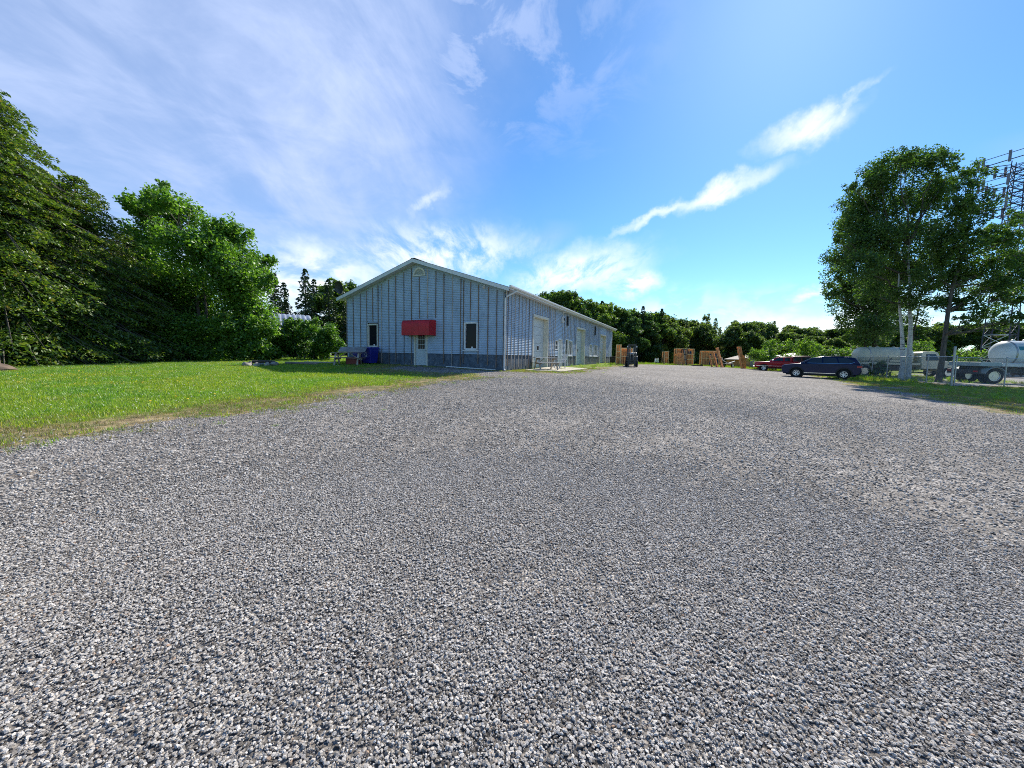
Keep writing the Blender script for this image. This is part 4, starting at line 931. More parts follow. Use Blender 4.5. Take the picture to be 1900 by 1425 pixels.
MIX = [(42.5, 80, 9.6, 's'), (46.5, 80, 9.2, 'p'), (48.5, 78, 8.8, 'g'), (51.8, 80, 9.0, 'g'), (55.5, 81, 9.4, 's'), (57.5, 77, 7.6, 'g'), (60.5, 82, 8.6, 'p'), (63.0, 80, 8.0, 'g'), (66.5, 79, 7.8, 'g'), (70.5, 79, 8.2, 'g'), (44.5, 71, 6.4, 'g'), (52.0, 73, 6.4, 'g'), (28.0, 72, 9.6, 'g'), (30.3, 72, 8.6, 's'), (33.8, 74, 8.4, 's'), (29.5, 68, 6.6, 'g'), (36.5, 72, 7.5, 'g'), (31.4, 78, 9.2, 'g'), (34.8, 79, 9.2, 'g'), (37.6, 80, 8.8, 'g'), (39.6, 78, 10.2, 'p'), (40.0, 73.5, 8.0, 's'), (41.6, 71.5, 7.3, 'g'), (45.3, 74, 8.2, 'g'), (47.6, 75, 7.0, 's'), (50.1, 76, 8.2, 's'), (53.9, 78, 7.6, 'p'), (58.0, 80, 8.5, 'p'), (59.5, 78, 6.9, 'g'), (61.2, 76, 6.1, 'g'), (59.4, 70, 5.5, 'g'), (62, 66, 6.0, 'g'), (36.9, 76, 8.3, 's'), (43.5, 77, 8.0, 's'), (56, 74, 6.2, 'g'), (64.5, 73, 6.4, 'g'), (68, 71, 7.0, 'g'), (72.5, 73, 8.0, 'g'), (78, 76, 8.6, 'g'),
       (84, 77, 8.4, 'g'), (89, 79, 9.4, 'g'), (93.6, 80, 9.1, 'g'), (99, 80, 9.8, 'g'), (104.8, 80, 9.6, 'g'), (111, 82, 10.3, 'g'), (118, 84, 10.4, 'g'), (126, 88, 11, 'g')]
m_pale = m_grey
m_far = leafmat('far_green_leaf', [(0, (.04, .075, .02)), (.5, (.08, .14, .03)), (.85, (.13, .20, .045)), (1, (.19, .26, .07))], .58)
pale = [wood_proto(230 + k, 10, 2.7, k) for k in range(3)]; grn = [wood_proto(240 + k, 10, 3.6, k) for k in range(3)]
fsp = [(me_.copy(), tr_.copy()) for me_, tr_ in spr[:2]]
LBL = {'p': ('pale_tree', 'tall thin grey-green tree with sparse crown in the far woodline', 'sparse trees in the far woodline'), 's': ('far_spruce_tree', 'pointed grey-green spruce in the far woodline behind the parked vehicles', 'spruces in the far woodline'), 'g': ('far_green_tree', 'low rounded green tree in the far woodline beyond the fence', 'green trees in the far woodline')}
for me_, tr_ in fsp: me_.materials.clear()
for k, (x, y, h_, kd) in enumerate(MIX):
    nm, lb, gr = LBL[kd]
    q = {'p': pale, 's': fsp, 'g': grn}[kd]; q = q[k % len(q)]
    conifer(nm, (x, y), q, (h_ / 10 * (1.15 if kd == 'g' else .9),) * 2 + (h_ / (11.6 if kd == 's' else 10),), k * 1.9, {'p': m_grey, 's': m_grey, 'g': m_far}[kd], m_bark_dk, lb, gr)
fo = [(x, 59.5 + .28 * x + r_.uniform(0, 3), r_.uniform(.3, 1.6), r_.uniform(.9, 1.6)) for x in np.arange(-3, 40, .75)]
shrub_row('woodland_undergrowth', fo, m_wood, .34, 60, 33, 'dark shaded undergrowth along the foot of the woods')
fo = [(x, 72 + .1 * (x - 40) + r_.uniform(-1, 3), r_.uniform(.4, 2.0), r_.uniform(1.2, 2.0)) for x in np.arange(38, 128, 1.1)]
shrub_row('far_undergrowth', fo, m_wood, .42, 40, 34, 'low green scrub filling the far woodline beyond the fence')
# bright bushes behind the parked vehicles
BUSHES = [((34.2, 51.5), 4.3, 3.4, 'wide bright yellow-green bush behind the red pickup'), ((38.6, 50.5), 4.4, 3.0, 'bright green bush behind the blue SUV'), ((42.0, 48.0), 3.4, 2.2, 'lower bright green bush between the shed and the blue SUV'), ((58.0, 55.0), 4.6, 3.0, 'sunlit yellow-green bush seen between the birch and the ash'), ((52.5, 43.6), 3.3, 2.2, 'yellow-green bush beyond the gap between the two tank trucks'), ((36.9, 37.6), 2.2, 1.2, 'dark green vine-covered shrub at the fence behind the SUV tail'), ((33.6, 34.6), 1.6, .9, 'scrubby shrub at the foot of the fence'), ((25.6, 76.0), 0, 0, '')]
for k, (b_, h_, rad, lb) in enumerate(BUSHES[:-1]):
    r_ = np.random.default_rng(300 + k); cl = [(r_.uniform(-1, 1) * rad * .75, r_.uniform(-1, 1) * rad * .6, h_ * r_.uniform(.2, .85), rad * r_.uniform(.24, .38)) for _ in range(15)]
    broadleaf('bush', b_, cl, m_bushl if k < 5 else m_birchl, m_bark_dk, .2 if k < 5 else .13, 130 if k < 5 else 260, .05, 310 + k, lb, 'bush', trunks=((0, 0, 0), (.5, .1, .04), (-.5, 0, .04)), top_frac=.6)
# ------------------------------------------------------------------ metal arched hut
m_hut = mat('galvanised_corrugated_sheet', (.42, .45, .48), .38, .6, .10, 2, dirt=(.30, .29, .27), dirt_amt=.3)
hut = empty('quonset_hut', (-21.6, 40.4, .92), R(33), 'corrugated grey metal arched hut half hidden by the bush and the maple', 'hut')
Rh, Hh, Lh = 4.4, 4.35, 13.0
for k in range(30):      # each rib sheet of the arch is a piece of its own
    rb = MB(); x0 = -Lh + k * Lh / 30; w_ = Lh / 30
    prof = [(x0, 0), (x0 + w_ * .22, .0), (x0 + w_ * .36, .06), (x0 + w_ * .78, .06), (x0 + w_ * .92, 0), (x0 + w_ * .985, 0)]
    A = [R(a) for a in range(0, 181, 9)]
    vs = [(x, (Rh + d) * math.cos(a), (Hh + d) * math.sin(a)) for a in A for x, d in prof]
    rb.add(vs, [(i * 6 + j, i * 6 + j + 1, (i + 1) * 6 + j + 1, (i + 1) * 6 + j) for i in range(len(A) - 1) for j in range(5)])
    rb.build('rib_sheet', m_hut, hut, smooth=50)
for x in (-Lh + .05, -.05):
    e = MB(); A = [R(a) for a in range(0, 181, 9)]; e.prism([(0, 0)] * 0 + [((Rh - .02) * math.cos(a), (Hh - .02) * math.sin(a)) for a in A], -.01, .01)
    eo = e.build('end_wall', m_hut, hut); eo.rotation_euler.z = R(90); eo.location.x = x
MB().tube([(0, .02, Hh), (.0, .02, Hh + .35)], .12, 10).build('roof_vent', m_galv, hut); hut.children[-1].location.x = -4.2

# ------------------------------------------------------------------ wheels and vehicles (local: x forward, y left, z up)
m_tyre = mat('tyre_rubber', (.012, .012, .013), .85, 0, .2, 10)
m_alloy = mat('bright_alloy', (.62, .63, .65), .3, .85, .05, 5)
m_chrome = mat('chrome_trim', (.75, .76, .78), .15, 1, .03, 5)
m_carglass = glassmat('car_glass', (.02, .028, .034), .03)
m_windscreen = glassmat('windscreen_glass', (.10, .17, .24), .03)  # light blue tint paints in the sky's reflection
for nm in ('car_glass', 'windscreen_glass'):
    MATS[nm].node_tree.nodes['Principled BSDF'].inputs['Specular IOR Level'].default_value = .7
m_navy = mat('navy_car_paint', (.003, .012, .055), .22, .0, .05, 4, spec=.2, coat=.12)
m_redp = mat('red_truck_paint', (.42, .012, .022), .32, .0, .06, 4, spec=.3, coat=.4)
m_trimblk = mat('black_trim', (.010, .010, .011), .55, 0, .1, 6)
m_lens = mat('clear_lamp_lens', (.60, .64, .68), .12, .2, .05, 6); m_tail = mat('red_lamp_lens', (.45, .01, .012), .2, 0, .05, 6)
m_creamt = mat('cream_tank_paint', (.56, .56, .44), .4, 0, .07, 1.5, dirt=(.36, .34, .26), dirt_amt=.35)
m_whitet = mat('white_tank_paint', (.66, .70, .72), .35, 0, .05, 1.5, dirt=(.45, .45, .43), dirt_amt=.3)
m_teal = mat('teal_sign_paint', (.03, .22, .28), .45); m_greyteal = mat('grey_teal_panel', (.36, .46, .47), .5, 0, .08, 2)
def wheel(parent, x, y, r_, w_, rim='alloy', spokes=5):
    s_ = 1 if y > 0 else -1
    t = MB(); t.lathe([(r_ * .64, -w_ / 2), (r_ * .92, -w_ / 2), (r_, -w_ * .34), (r_, w_ * .34), (r_ * .92, w_ / 2), (r_ * .64, w_ / 2)], (0, 0, 0), 'y', 28, closed=True)
    tyre = t.build('wheel', m_tyre, parent, smooth=40, loc=(x, y, r_))
    h_ = MB(); yo = s_ * w_ * .36
    h_.lathe([(r_ * .655, 0), (r_ * .655, s_ * w_ * .14), (r_ * .60, s_ * w_ * .14), (r_ * .58, -s_ * w_ * .2), (r_ * .02, -s_ * w_ * .2)], (0, yo, 0), 'y', 24)
    h_.build('rim', m_dkgrey if rim == 'alloy' else m_alloy, tyre, smooth=40)
    sp = MB()
    if rim == 'alloy':
        for k in range(spokes):
            for dlt in (-.16, .16):
                a = 2 * math.pi * k / spokes + dlt * .6; b_ = 2 * math.pi * k / spokes + dlt * 1.6
                sp.bar((r_ * .10 * math.cos(a), yo + s_ * .012, r_ * .10 * math.sin(a)), (r_ * .61 * math.cos(b_), yo + s_ * .02, r_ * .61 * math.sin(b_)), r_ * .10, .025, (0, 1, 0))
        sp.lathe([(r_ * .63, -.01), (r_ * .63, .028), (r_ * .56, .028), (r_ * .56, -.01)], (0, yo, 0), 'y', 24, closed=True)
    else:
        for k in range(8):
            a = 2 * math.pi * k / 8; sp.lathe([(.018, 0), (.018, .05), (.002, .052)], (r_ * .32 * math.cos(a), yo - s_ * w_ * .2, r_ * .32 * math.sin(a)), 'y', 6)
    sp.lathe([(r_ * .15, -.02), (r_ * .15, .03), (r_ * .09, .05), (.002, .05)], (0, yo, 0), 'y', 14)
    sp.build('spokes' if rim == 'alloy' else 'hub', m_alloy, tyre, smooth=30)
    return tyre
def offs(poly, d):
    """inset a closed polygon by d"""
    n_ = len(poly); out = []; ar = sum(poly[i][0] * poly[(i + 1) % n_][1] - poly[(i + 1) % n_][0] * poly[i][1] for i in range(n_)); sg = 1 if ar > 0 else -1
    for i in range(n_):
        p0, p1, p2 = Vector(poly[i - 1]), Vector(poly[i]), Vector(poly[(i + 1) % n_])
        a, b_ = (p1 - p0), (p2 - p1)
        if a.length < 1e-6 or b_.length < 1e-6: out.append(tuple(p1)); continue
        a.normalize(); b_.normalize(); na = Vector((-a.y, a.x)) * sg; nb = Vector((-b_.y, b_.x)) * sg; m_ = na + nb
        if m_.length < .2: m_ = na
        m_.normalize(); out.append(tuple(p1 + m_ * d / max(.5, m_.dot(na))))
    return out
def slab(poly, hw, rnd=.07, inset=.06, tumble=None):
    """side profile (x,z) made into a rounded body of half width hw; tumble(z) narrows it upwards"""
    n_ = len(poly); b_ = MB(); rings = [(-hw, inset), (-hw + rnd * .3, inset * .35), (-hw + rnd, 0), (hw - rnd, 0), (hw - rnd * .3, inset * .35), (hw, inset)]
    vs = []
    for y, d in rings:
        for x, z in (offs(poly, d) if d else poly):
            k = tumble(z) if tumble else 0; vs.append((x, y - math.copysign(k, y), z))
    fs = [tuple(range(n_)), tuple(range(5 * n_, 6 * n_))[::-1]]
    for j in range(5): fs += [(j * n_ + i, (j + 1) * n_ + i, (j + 1) * n_ + (i + 1) % n_, j * n_ + (i + 1) % n_) for i in range(n_)]
    return b_.add(vs, fs)
def arch(cx, cz, r_, z0, n_=9):
    """points going over a wheel arch from front to rear (x decreasing)"""
    a0 = math.asin((z0 - cz) / r_); return [(cx + r_ * math.cos(a0 + (math.pi - 2 * a0) * i / n_), cz + r_ * math.sin(a0 + (math.pi - 2 * a0) * i / n_)) for i in range(n_ + 1)]
def sidepanel(name, poly, yf, m, parent, th=.012):
    """flat piece following the body side y=yf(z), on both sides"""
    out = []
    for s_ in (1, -1):
        b_ = MB(); n_ = len(poly); vs = [(x, s_ * (yf(z) + t), z) for t in (-.03, th) for x, z in poly]
        b_.add(vs, [tuple(range(n_)), tuple(range(n_, 2 * n_))[::-1]] + [(i, i + n_, (i + 1) % n_ + n_, (i + 1) % n_) for i in range(n_)])
        out.append(b_.build(name, m, parent))
    return out

def make_suv(loc, rz):
    v = empty('suv', loc, rz, 'dark blue SUV parked on the grass verge in front of the red pickup', 'car')
    wb, wr = 1.49, .385
    low = [(2.38, .30), (2.50, .50), (2.52, .78), (2.47, .97), (2.30, 1.045), (1.62, 1.15), (1.22, 1.205), (-2.05, 1.245), (-2.36, 1.22), (-2.48, 1.0), (-2.51, .62), (-2.40, .36), (-2.1, .30)]
    low += arch(-wb, wr, .46, .30)[::-1] + arch(wb, wr, .46, .30)[::-1]
    slab(low, .985, .12, .07).build('body', m_navy, v, smooth=38)
    kf = lambda z: max(0, (z - 1.18)) * .36
    gh = [(1.30, 1.17), (.48, 1.64), (.20, 1.715), (-.35, 1.765), (-1.30, 1.76), (-1.95, 1.71), (-2.10, 1.66), (-2.42, 1.19)]
    slab(gh, .93, .10, .05, kf).build('cabin', m_navy, v, smooth=38)
    yf = lambda z: .93 - kf(z)
    for p_ in ([(.92, 1.26), (.36, 1.60), (-.10, 1.66), (-.12, 1.25)], [(-.20, 1.25), (-.18, 1.665), (-.95, 1.67), (-1.10, 1.25)], [(-1.18, 1.25), (-1.04, 1.67), (-1.55, 1.655), (-1.98, 1.46), (-1.98, 1.34), (-1.80, 1.27)]):
        sidepanel('side_window', p_, yf, m_carglass, v)
    sidepanel('chrome_line', [(1.02, 1.205), (1.02, 1.228), (-1.75, 1.235), (-2.05, 1.33), (-2.07, 1.31), (-1.78, 1.208)], lambda z: .94 - kf(z), m_chrome, v, .012)
    sidepanel('sill_trim', [(.98, .40), (.98, .435), (-.98, .435), (-.98, .40)], lambda z: .975, m_chrome, v, .018)
    sidepanel('rocker', [(1.0, .30), (1.0, .39), (-1.0, .39), (-1.0, .30)], lambda z: .965, m_trimblk, v, .015)
    for cx in (wb, -wb):
        ring = arch(cx, wr, .52, .32)[::-1] + arch(cx, wr, .455, .32)
        sidepanel('arch_trim', ring, lambda z: .968, m_trimblk, v, .022)
        MB().lathe([(.45, -.80), (.45, .80)], (cx, 0, wr), 'y', 18).build('wheel_well', m_trimblk, v)
    ws_ = MB(); ws_.add([(1.25, .78, 1.215), (1.25, -.78, 1.215), (.50, -.70, 1.645), (.50, .70, 1.645), (1.23, .78, 1.20), (1.23, -.78, 1.20), (.48, -.70, 1.63), (.48, .70, 1.63)], [(0, 1, 2, 3), (7, 6, 5, 4), (0, 4, 5, 1), (1, 5, 6, 2), (2, 6, 7, 3), (3, 7, 4, 0)])
    for vv in range(len(ws_.v)): x, y, z = ws_.v[vv]; ws_.v[vv] = (x + .035, y, z + .02)
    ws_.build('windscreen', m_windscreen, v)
    for s_ in (1, -1):
        MB().add([(2.46, s_ * .62, .80), (2.28, s_ * .965, .84), (2.02, s_ * .985, .97), (2.30, s_ * .90, .985), (2.50, s_ * .60, .93), (2.40, s_ * .6, .80), (2.2, s_ * .9, .84), (1.98, s_ * .93, .97), (2.26, s_ * .85, .985), (2.4, s_ * .58, .93)], [(0, 1, 2, 3, 4), (9, 8, 7, 6, 5), (0, 5, 6, 1), (1, 6, 7, 2), (2, 7, 8, 3), (3, 8, 9, 4), (4, 9, 5, 0)]).build('headlight', m_lens, v)
        MB().cbox((2.47, s_ * .70, .52), (.08, .20, .07)).build('fog_lamp', m_lens, v, bevel=.01)
        MB().cbox((-2.36, s_ * .82, .98), (.32, .34, .17)).build('tail_light', m_tail, v, bevel=.03)
        MB().cbox((-2.44, s_ * .80, .86), (.16, .32, .05)).build('reverse_light', m_lens, v, bevel=.01)
        mr_ = slab([(.86, 1.24), (.98, 1.26), (1.0, 1.36), (.88, 1.42), (.80, 1.38)], .10, .04, .03); mo = mr_.build('mirror', m_navy, v, smooth=40); mo.location.y = s_ * 1.08
        MB().bar((-1.75, s_ * .66, 1.79), (.1, s_ * .66, 1.785), .035, .03).build('roof_rail', m_trimblk, v)
        for x in (.02, -1.0): MB().cbox((x, s_ * .988, 1.06), (.20, .03, .03)).build('door_handle', m_navy, v, bevel=.008)
        for x in (-.15, -1.16): MB().cbox((x, s_ * .9765, .78), (.010, .022, .72)).build('door_gap', m_trimblk, v)
    g_ = MB()
    for k in range(3): g_.cbox((2.50, 0, .72 + k * .075), (.06, 1.16, .030))
    g_.build('grille', m_chrome, v); MB().cbox((2.46, 0, .62), (.10, 1.5, .34)).build('grille_back', m_trimblk, v, bevel=.02)
    MB().cbox((2.535, 0, .50), (.012, .30, .15)).build('front_plate', m_white, v); MB().cbox((-2.49, 0, .46), (.04, 1.7, .045)).build('bumper_trim', m_chrome, v, bevel=.01)
    MB().box(-2.2, 2.2, -.85, .85, .20, .34).build('underbody', m_trimblk, v)
    for x in (wb, -wb):
        for y in (.86, -.86): wheel(v, x, y, wr, .25)
    return v
make_suv((25.35, 31.10, H(25.35, 31.1) - .01), R(138.2))

def make_pickup(loc, rz):
    v = empty('pickup_truck', loc, rz, 'older red extended-cab pickup with a dark topper, nose beside the leaning wooden frames', 'truck')
    wb, wr = 1.75, .37
    low = [(2.62, .40), (2.70, .50), (2.70, .66), (2.66, 1.0), (2.52, 1.06), (1.35, 1.14), (-.85, 1.14), (-2.65, 1.14), (-2.68, .60), (-2.6, .46)]
    low += arch(-wb, wr, .47, .44)[::-1] + arch(wb, wr, .47, .44)[::-1]
    slab(low, .96, .08, .05).build('body', m_redp, v, smooth=38)
    kf = lambda z: max(0, z - 1.12) * .30
    slab([(1.30, 1.12), (.55, 1.64), (.30, 1.70), (-.75, 1.70), (-.95, 1.62), (-1.0, 1.12)], .90, .08, .05, kf).build('cabin', m_redp, v, smooth=38)
    yf = lambda z: .90 - kf(z)
    for p_ in ([(.95, 1.20), (.45, 1.56), (-.08, 1.60), (-.08, 1.20)], [(-.22, 1.20), (-.22, 1.60), (-.70, 1.60), (-.78, 1.20)]): sidepanel('side_window', p_, yf, m_carglass, v)
    tp = slab([(-.98, 1.14), (-.96, 1.74), (-1.2, 1.82), (-2.4, 1.84), (-2.62, 1.74), (-2.66, 1.14)], .93, .08, .05, lambda z: max(0, z - 1.2) * .18); tp.build('topper', mat('maroon_topper', (.14, .03, .025), .4), v, smooth=38)
    for p_ in ([(-1.12, 1.30), (-1.12, 1.66), (-1.72, 1.68), (-1.72, 1.30)], [(-1.82, 1.30), (-1.82, 1.68), (-2.48, 1.68), (-2.5, 1.30)]): sidepanel('topper_window', p_, lambda z: .93 - max(0, z - 1.2) * .18, m_carglass, v)
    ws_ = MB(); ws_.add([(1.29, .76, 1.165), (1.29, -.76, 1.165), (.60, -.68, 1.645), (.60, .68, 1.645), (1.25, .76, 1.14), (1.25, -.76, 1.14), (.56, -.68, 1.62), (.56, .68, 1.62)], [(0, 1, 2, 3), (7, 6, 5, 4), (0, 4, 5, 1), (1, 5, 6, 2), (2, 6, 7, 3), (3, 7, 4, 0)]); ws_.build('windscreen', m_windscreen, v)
    sidepanel('side_moulding', [(2.5, .60), (2.5, .645), (-2.6, .645), (-2.6, .60)], lambda z: .955, m_chrome, v, .015)
    MB().cbox((2.72, 0, .52), (.14, 1.86, .18)).build('bumper', m_chrome, v, bevel=.03); MB().cbox((2.69, 0, .82), (.04, 1.1, .26)).build('grille', m_trimblk, v)
    for s_ in (1, -1):
        MB().cbox((2.66, s_ * .72, .83), (.10, .30, .18)).build('headlight', m_lens, v, bevel=.02); MB().cbox((.92, s_ * 1.03, 1.27), (.10, .18, .17)).build('mirror', m_chrome, v, bevel=.02)
        MB().cbox((-2.66, s_ * .84, .88), (.05, .18, .36)).build('tail_light', m_tail, v); MB().cbox((-.2, s_ * .958, .82), (.012, .014, .60)).build('door_gap', m_trimblk, v)
    MB().box(-2.4, 2.3, -.8, .8, .30, .46).build('underbody', m_trimblk, v)
    for x in (wb, -wb):
        MB().lathe([(.46, -.78), (.46, .78)], (x, 0, wr), 'y', 18).build('wheel_well', m_trimblk, v)
        for y in (.84, -.84): wheel(v, x, y, wr, .24)
    return v
make_pickup((31.7, 44.6, H(31.7, 44.6) - .01), R(150))

def tank_truck(loc, rz, mt, mc, label, cab=True, name='tank_truck', sign=False, ra=-4.15, ta=-3.95):
    v = empty(name, loc, rz, label, 'truck')
    wr = .50
    fr = MB(); fr.box(-5.6, 3.1, -.48, -.36, .75, .98); fr.box(-5.6, 3.1, .36, .48, .75, .98)
    for x in (-5.4, -4, -2.4, -.8, .6): fr.box(x, x + .12, -.36, .36, .78, .95)
    fr.build('chassis', m_dkgrey, v)
    # capsule tank with dished ends
    a, b_, rt_ = ta, -.25, .86; pr = []
    for i in range(8): t = i / 7 * math.pi / 2; pr.append((max(.002, rt_ * math.sin(t)), a - .62 * math.cos(t)))
    for i in range(8): t = math.pi / 2 * (1 - i / 7); pr.append((max(.002, rt_ * math.sin(t)), b_ + .62 * math.cos(t)))
    tk = MB().lathe(pr, (0, 0, 2.02), 'x', 36).build('tank', mt, v, smooth=60)
    for x in (-3.6, -1.0): MB().lathe([(rt_ + .004, x - .04), (rt_ + .012, x - .04), (rt_ + .012, x + .04), (rt_ + .004, x + .04)], (0, 0, 2.02), 'x', 36, closed=True).build('tank_strap', m_galv, tk)
    for x in (-3.2, -2.6, -1.2): MB().lathe([(.10, 0), (.10, .07), (.04, .11), (.002, .11)], (x, 0, 2.87), 'z', 12).build('valve_cap', mt, tk)
    for x in (-3.4, -.9): MB().box(x - .15, x + .15, -.55, .55, .99, 1.34).build('tank_saddle', m_dkgrey, v)
    for s_ in (1, -1):
        MB().box(-4.6, .35, s_ * .80 if s_ > 0 else -1.16, 1.16 if s_ > 0 else -.80, 1.15, 1.38).build('side_deck', mt, v, bevel=.03)
        MB().cbox((-1.2, s_ * 1.12, 1.55), (1.9, .04, .20)).build('side_band', m_greyteal if sign else mt, v)
        MB().lathe([(.07, 0), (.07, .04), (.002, .041)] if s_ > 0 else [(.07, -.04), (.07, 0), (.002, .001)], (-1.9, s_ * .86, 1.72), 'y', 12).build('gauge', m_black, v)
        MB().box(-2.2, -.9, s_ * .62 if s_ > 0 else -1.10, 1.10 if s_ > 0 else -.62, .58, 1.10).build('tool_locker', m_dkgrey, v, bevel=.02)
        for x in (-3.05, ra):
            fd = MB(); A = [R(q) for q in range(8, 173, 12)]; y0, y1 = sorted((s_ * .70, s_ * 1.20))
            fd.add([(x + .60 * math.cos(q), y, wr + .60 * math.sin(q)) for y in (y0, y1) for q in A], [(i, i + 1, i + 1 + len(A), i + len(A)) for i in range(len(A) - 1)])
            if x < -4: fo = fd.build('mudguard', m_greyteal, v); fo.modifiers.new('thick', 'SOLIDIFY').thickness = .02
    # rear deck: hose reel cabinet
    rd = MB(); rd.box(-5.75, -4.62, -1.15, 1.15, 1.15, 1.42); rd.build('rear_deck', m_greyteal if sign else mt, v, bevel=.02)
    MB().lathe([(.42, -.5), (.42, -.46), (.18, -.46), (.18, .46), (.42, .46), (.42, .5)], (-5.2, 0, 1.0), 'y', 20).build('hose_reel', m_dkgrey, v)
    MB().box(-5.80, -5.70, -1.18, 1.18, .62, .92).build('rear_bumper', m_dkgrey, v, bevel=.02)
    for s_ in (1, -1): MB().cbox((-5.81, s_ * .95, .80), (.04, .30, .10)).build('tail_light', m_tail, v)
    if sign:    # faded teal lettering blocks: the words themselves cannot be made out in the photograph
        for x0_, x1_, ang in ((-3.5, -2.7, 24), (-2.55, -1.75, 24)):
            g_ = MB(); y_, z_ = (rt_ + .006) * math.cos(R(ang)), (rt_ + .006) * math.sin(R(ang)); d = Vector((0, math.sin(R(ang)), -math.cos(R(ang)))) * .10
            A = [R(ang + q) for q in (-9, -4.5, 0, 4.5, 9)]
            g_.add([(x, -(rt_ + .006) * math.cos(q), 2.02 + (rt_ + .006) * math.sin(q)) for q in A for x in (x0_, x1_)], [(2 * i, 2 * i + 1, 2 * i + 3, 2 * i + 2) for i in range(4)]); g_.build('lettering', m_teal, tk)
        A = [R(q) for q in (2, 4, 6)]; g_ = MB(); g_.add([(x, -(rt_ + .006) * math.cos(q), 2.02 + (rt_ + .006) * math.sin(q)) for q in A for x in (-3.1, -2.3)], [(2 * i, 2 * i + 1, 2 * i + 3, 2 * i + 2) for i in range(2)]); g_.build('lettering', m_teal, tk)
    if cab:
        slab([(.50, .80), (.46, 2.35), (.62, 2.46), (1.55, 2.50), (1.80, 2.40), (2.08, 1.70), (2.10, .80)], 1.08, .10, .05, lambda z: max(0, z - 1.6) * .10).build('cab', mc, v, smooth=40)
        slab([(2.10, .95), (2.10, 1.66), (2.6, 1.62), (3.30, 1.42), (3.42, 1.28), (3.45, .70), (3.38, .60), (3.25, .60)] + arch(2.72, wr, .60, .62)[::-1] + [(2.12, .64)], 1.02, .22, .10).build('hood', mc, v, smooth=40)
        yf = lambda z: 1.08 - max(0, z - 1.6) * .10
        sidepanel('side_window', [(.85, 1.62), (.85, 2.25), (1.60, 2.25), (1.92, 1.66)], yf, m_carglass, v)
        ws_ = MB(); ws_.add([(2.11, .92, 1.72), (2.11, -.92, 1.72), (1.86, -.88, 2.36), (1.86, .88, 2.36), (2.07, .92, 1.70), (2.07, -.92, 1.70), (1.82, -.88, 2.34), (1.82, .88, 2.34)], [(0, 1, 2, 3), (7, 6, 5, 4), (0, 4, 5, 1), (1, 5, 6, 2), (2, 6, 7, 3), (3, 7, 4, 0)]); ws_.build('windscreen', m_carglass, v)
        MB().cbox((3.46, 0, 1.02), (.05, 1.1, .55)).build('grille', m_chrome, v, bevel=.02); MB().cbox((3.52, 0, .58), (.16, 2.2, .26)).build('bumper', mc, v, bevel=.04)
        for s_ in (1, -1):
            MB().cbox((3.36, s_ * .82, 1.05), (.16, .28, .20)).build('headlight', m_lens, v, bevel=.03); MB().bar((2.05, s_ * 1.08, 1.75), (2.15, s_ * 1.36, 1.75), .03).build('mirror_arm', m_trimblk, v)
            MB().cbox((2.15, s_ * 1.38, 1.88), (.09, .16, .42)).build('mirror', m_trimblk, v, bevel=.02); MB().cbox((2.9, s_ * 1.015, 1.30), (.55, .03, .06)).build('hood_vent', m_trimblk, v)
            MB().lathe([(.05, 0), (.05, .04)], (1.2, s_ * 1.07, 1.05), 'y', 10).build('fuel_cap', m_black, v); MB().box(.55, 2.05, s_ * .7 if s_ > 0 else -1.08, 1.08 if s_ > 0 else -.7, .42, .50).build('cab_step', m_dkgrey, v)
    for s_ in (1, -1):
        wheel(v, 2.72, s_ * .96, wr, .30, 'steel')
        for y in (.98, .64): wheel(v, ra, s_ * y, wr, .28, 'steel')
    return v
# heading of both trucks: nose to the right and a touch towards the lane
def front_at(p, rz, fx, fy):
    c_, s_ = math.cos(rz), math.sin(rz); return (p[0] - fx * c_ + fy * s_, p[1] - fx * s_ - fy * c_)
rz1 = R(-11.5); x, y = front_at((41.6, 36.1), rz1, 2.72, -.96)
tank_truck((x, y, H(x, y) + .02), rz1, m_creamt, m_creamt, 'cream tank truck with a long hood parked behind the birch and ash trunks')
rz2 = R(-12); x, y = front_at((35.5, 27.5), rz2, -4.9, -.98)
tk2 = tank_truck((x, y, H(x, y) + .02), rz2, m_whitet, m_whitet, 'white tank truck with teal lettering standing close behind the fence', sign=True, ra=-4.9, ta=-3.55); tk2.scale = (1.1, 1.1, 1.1)

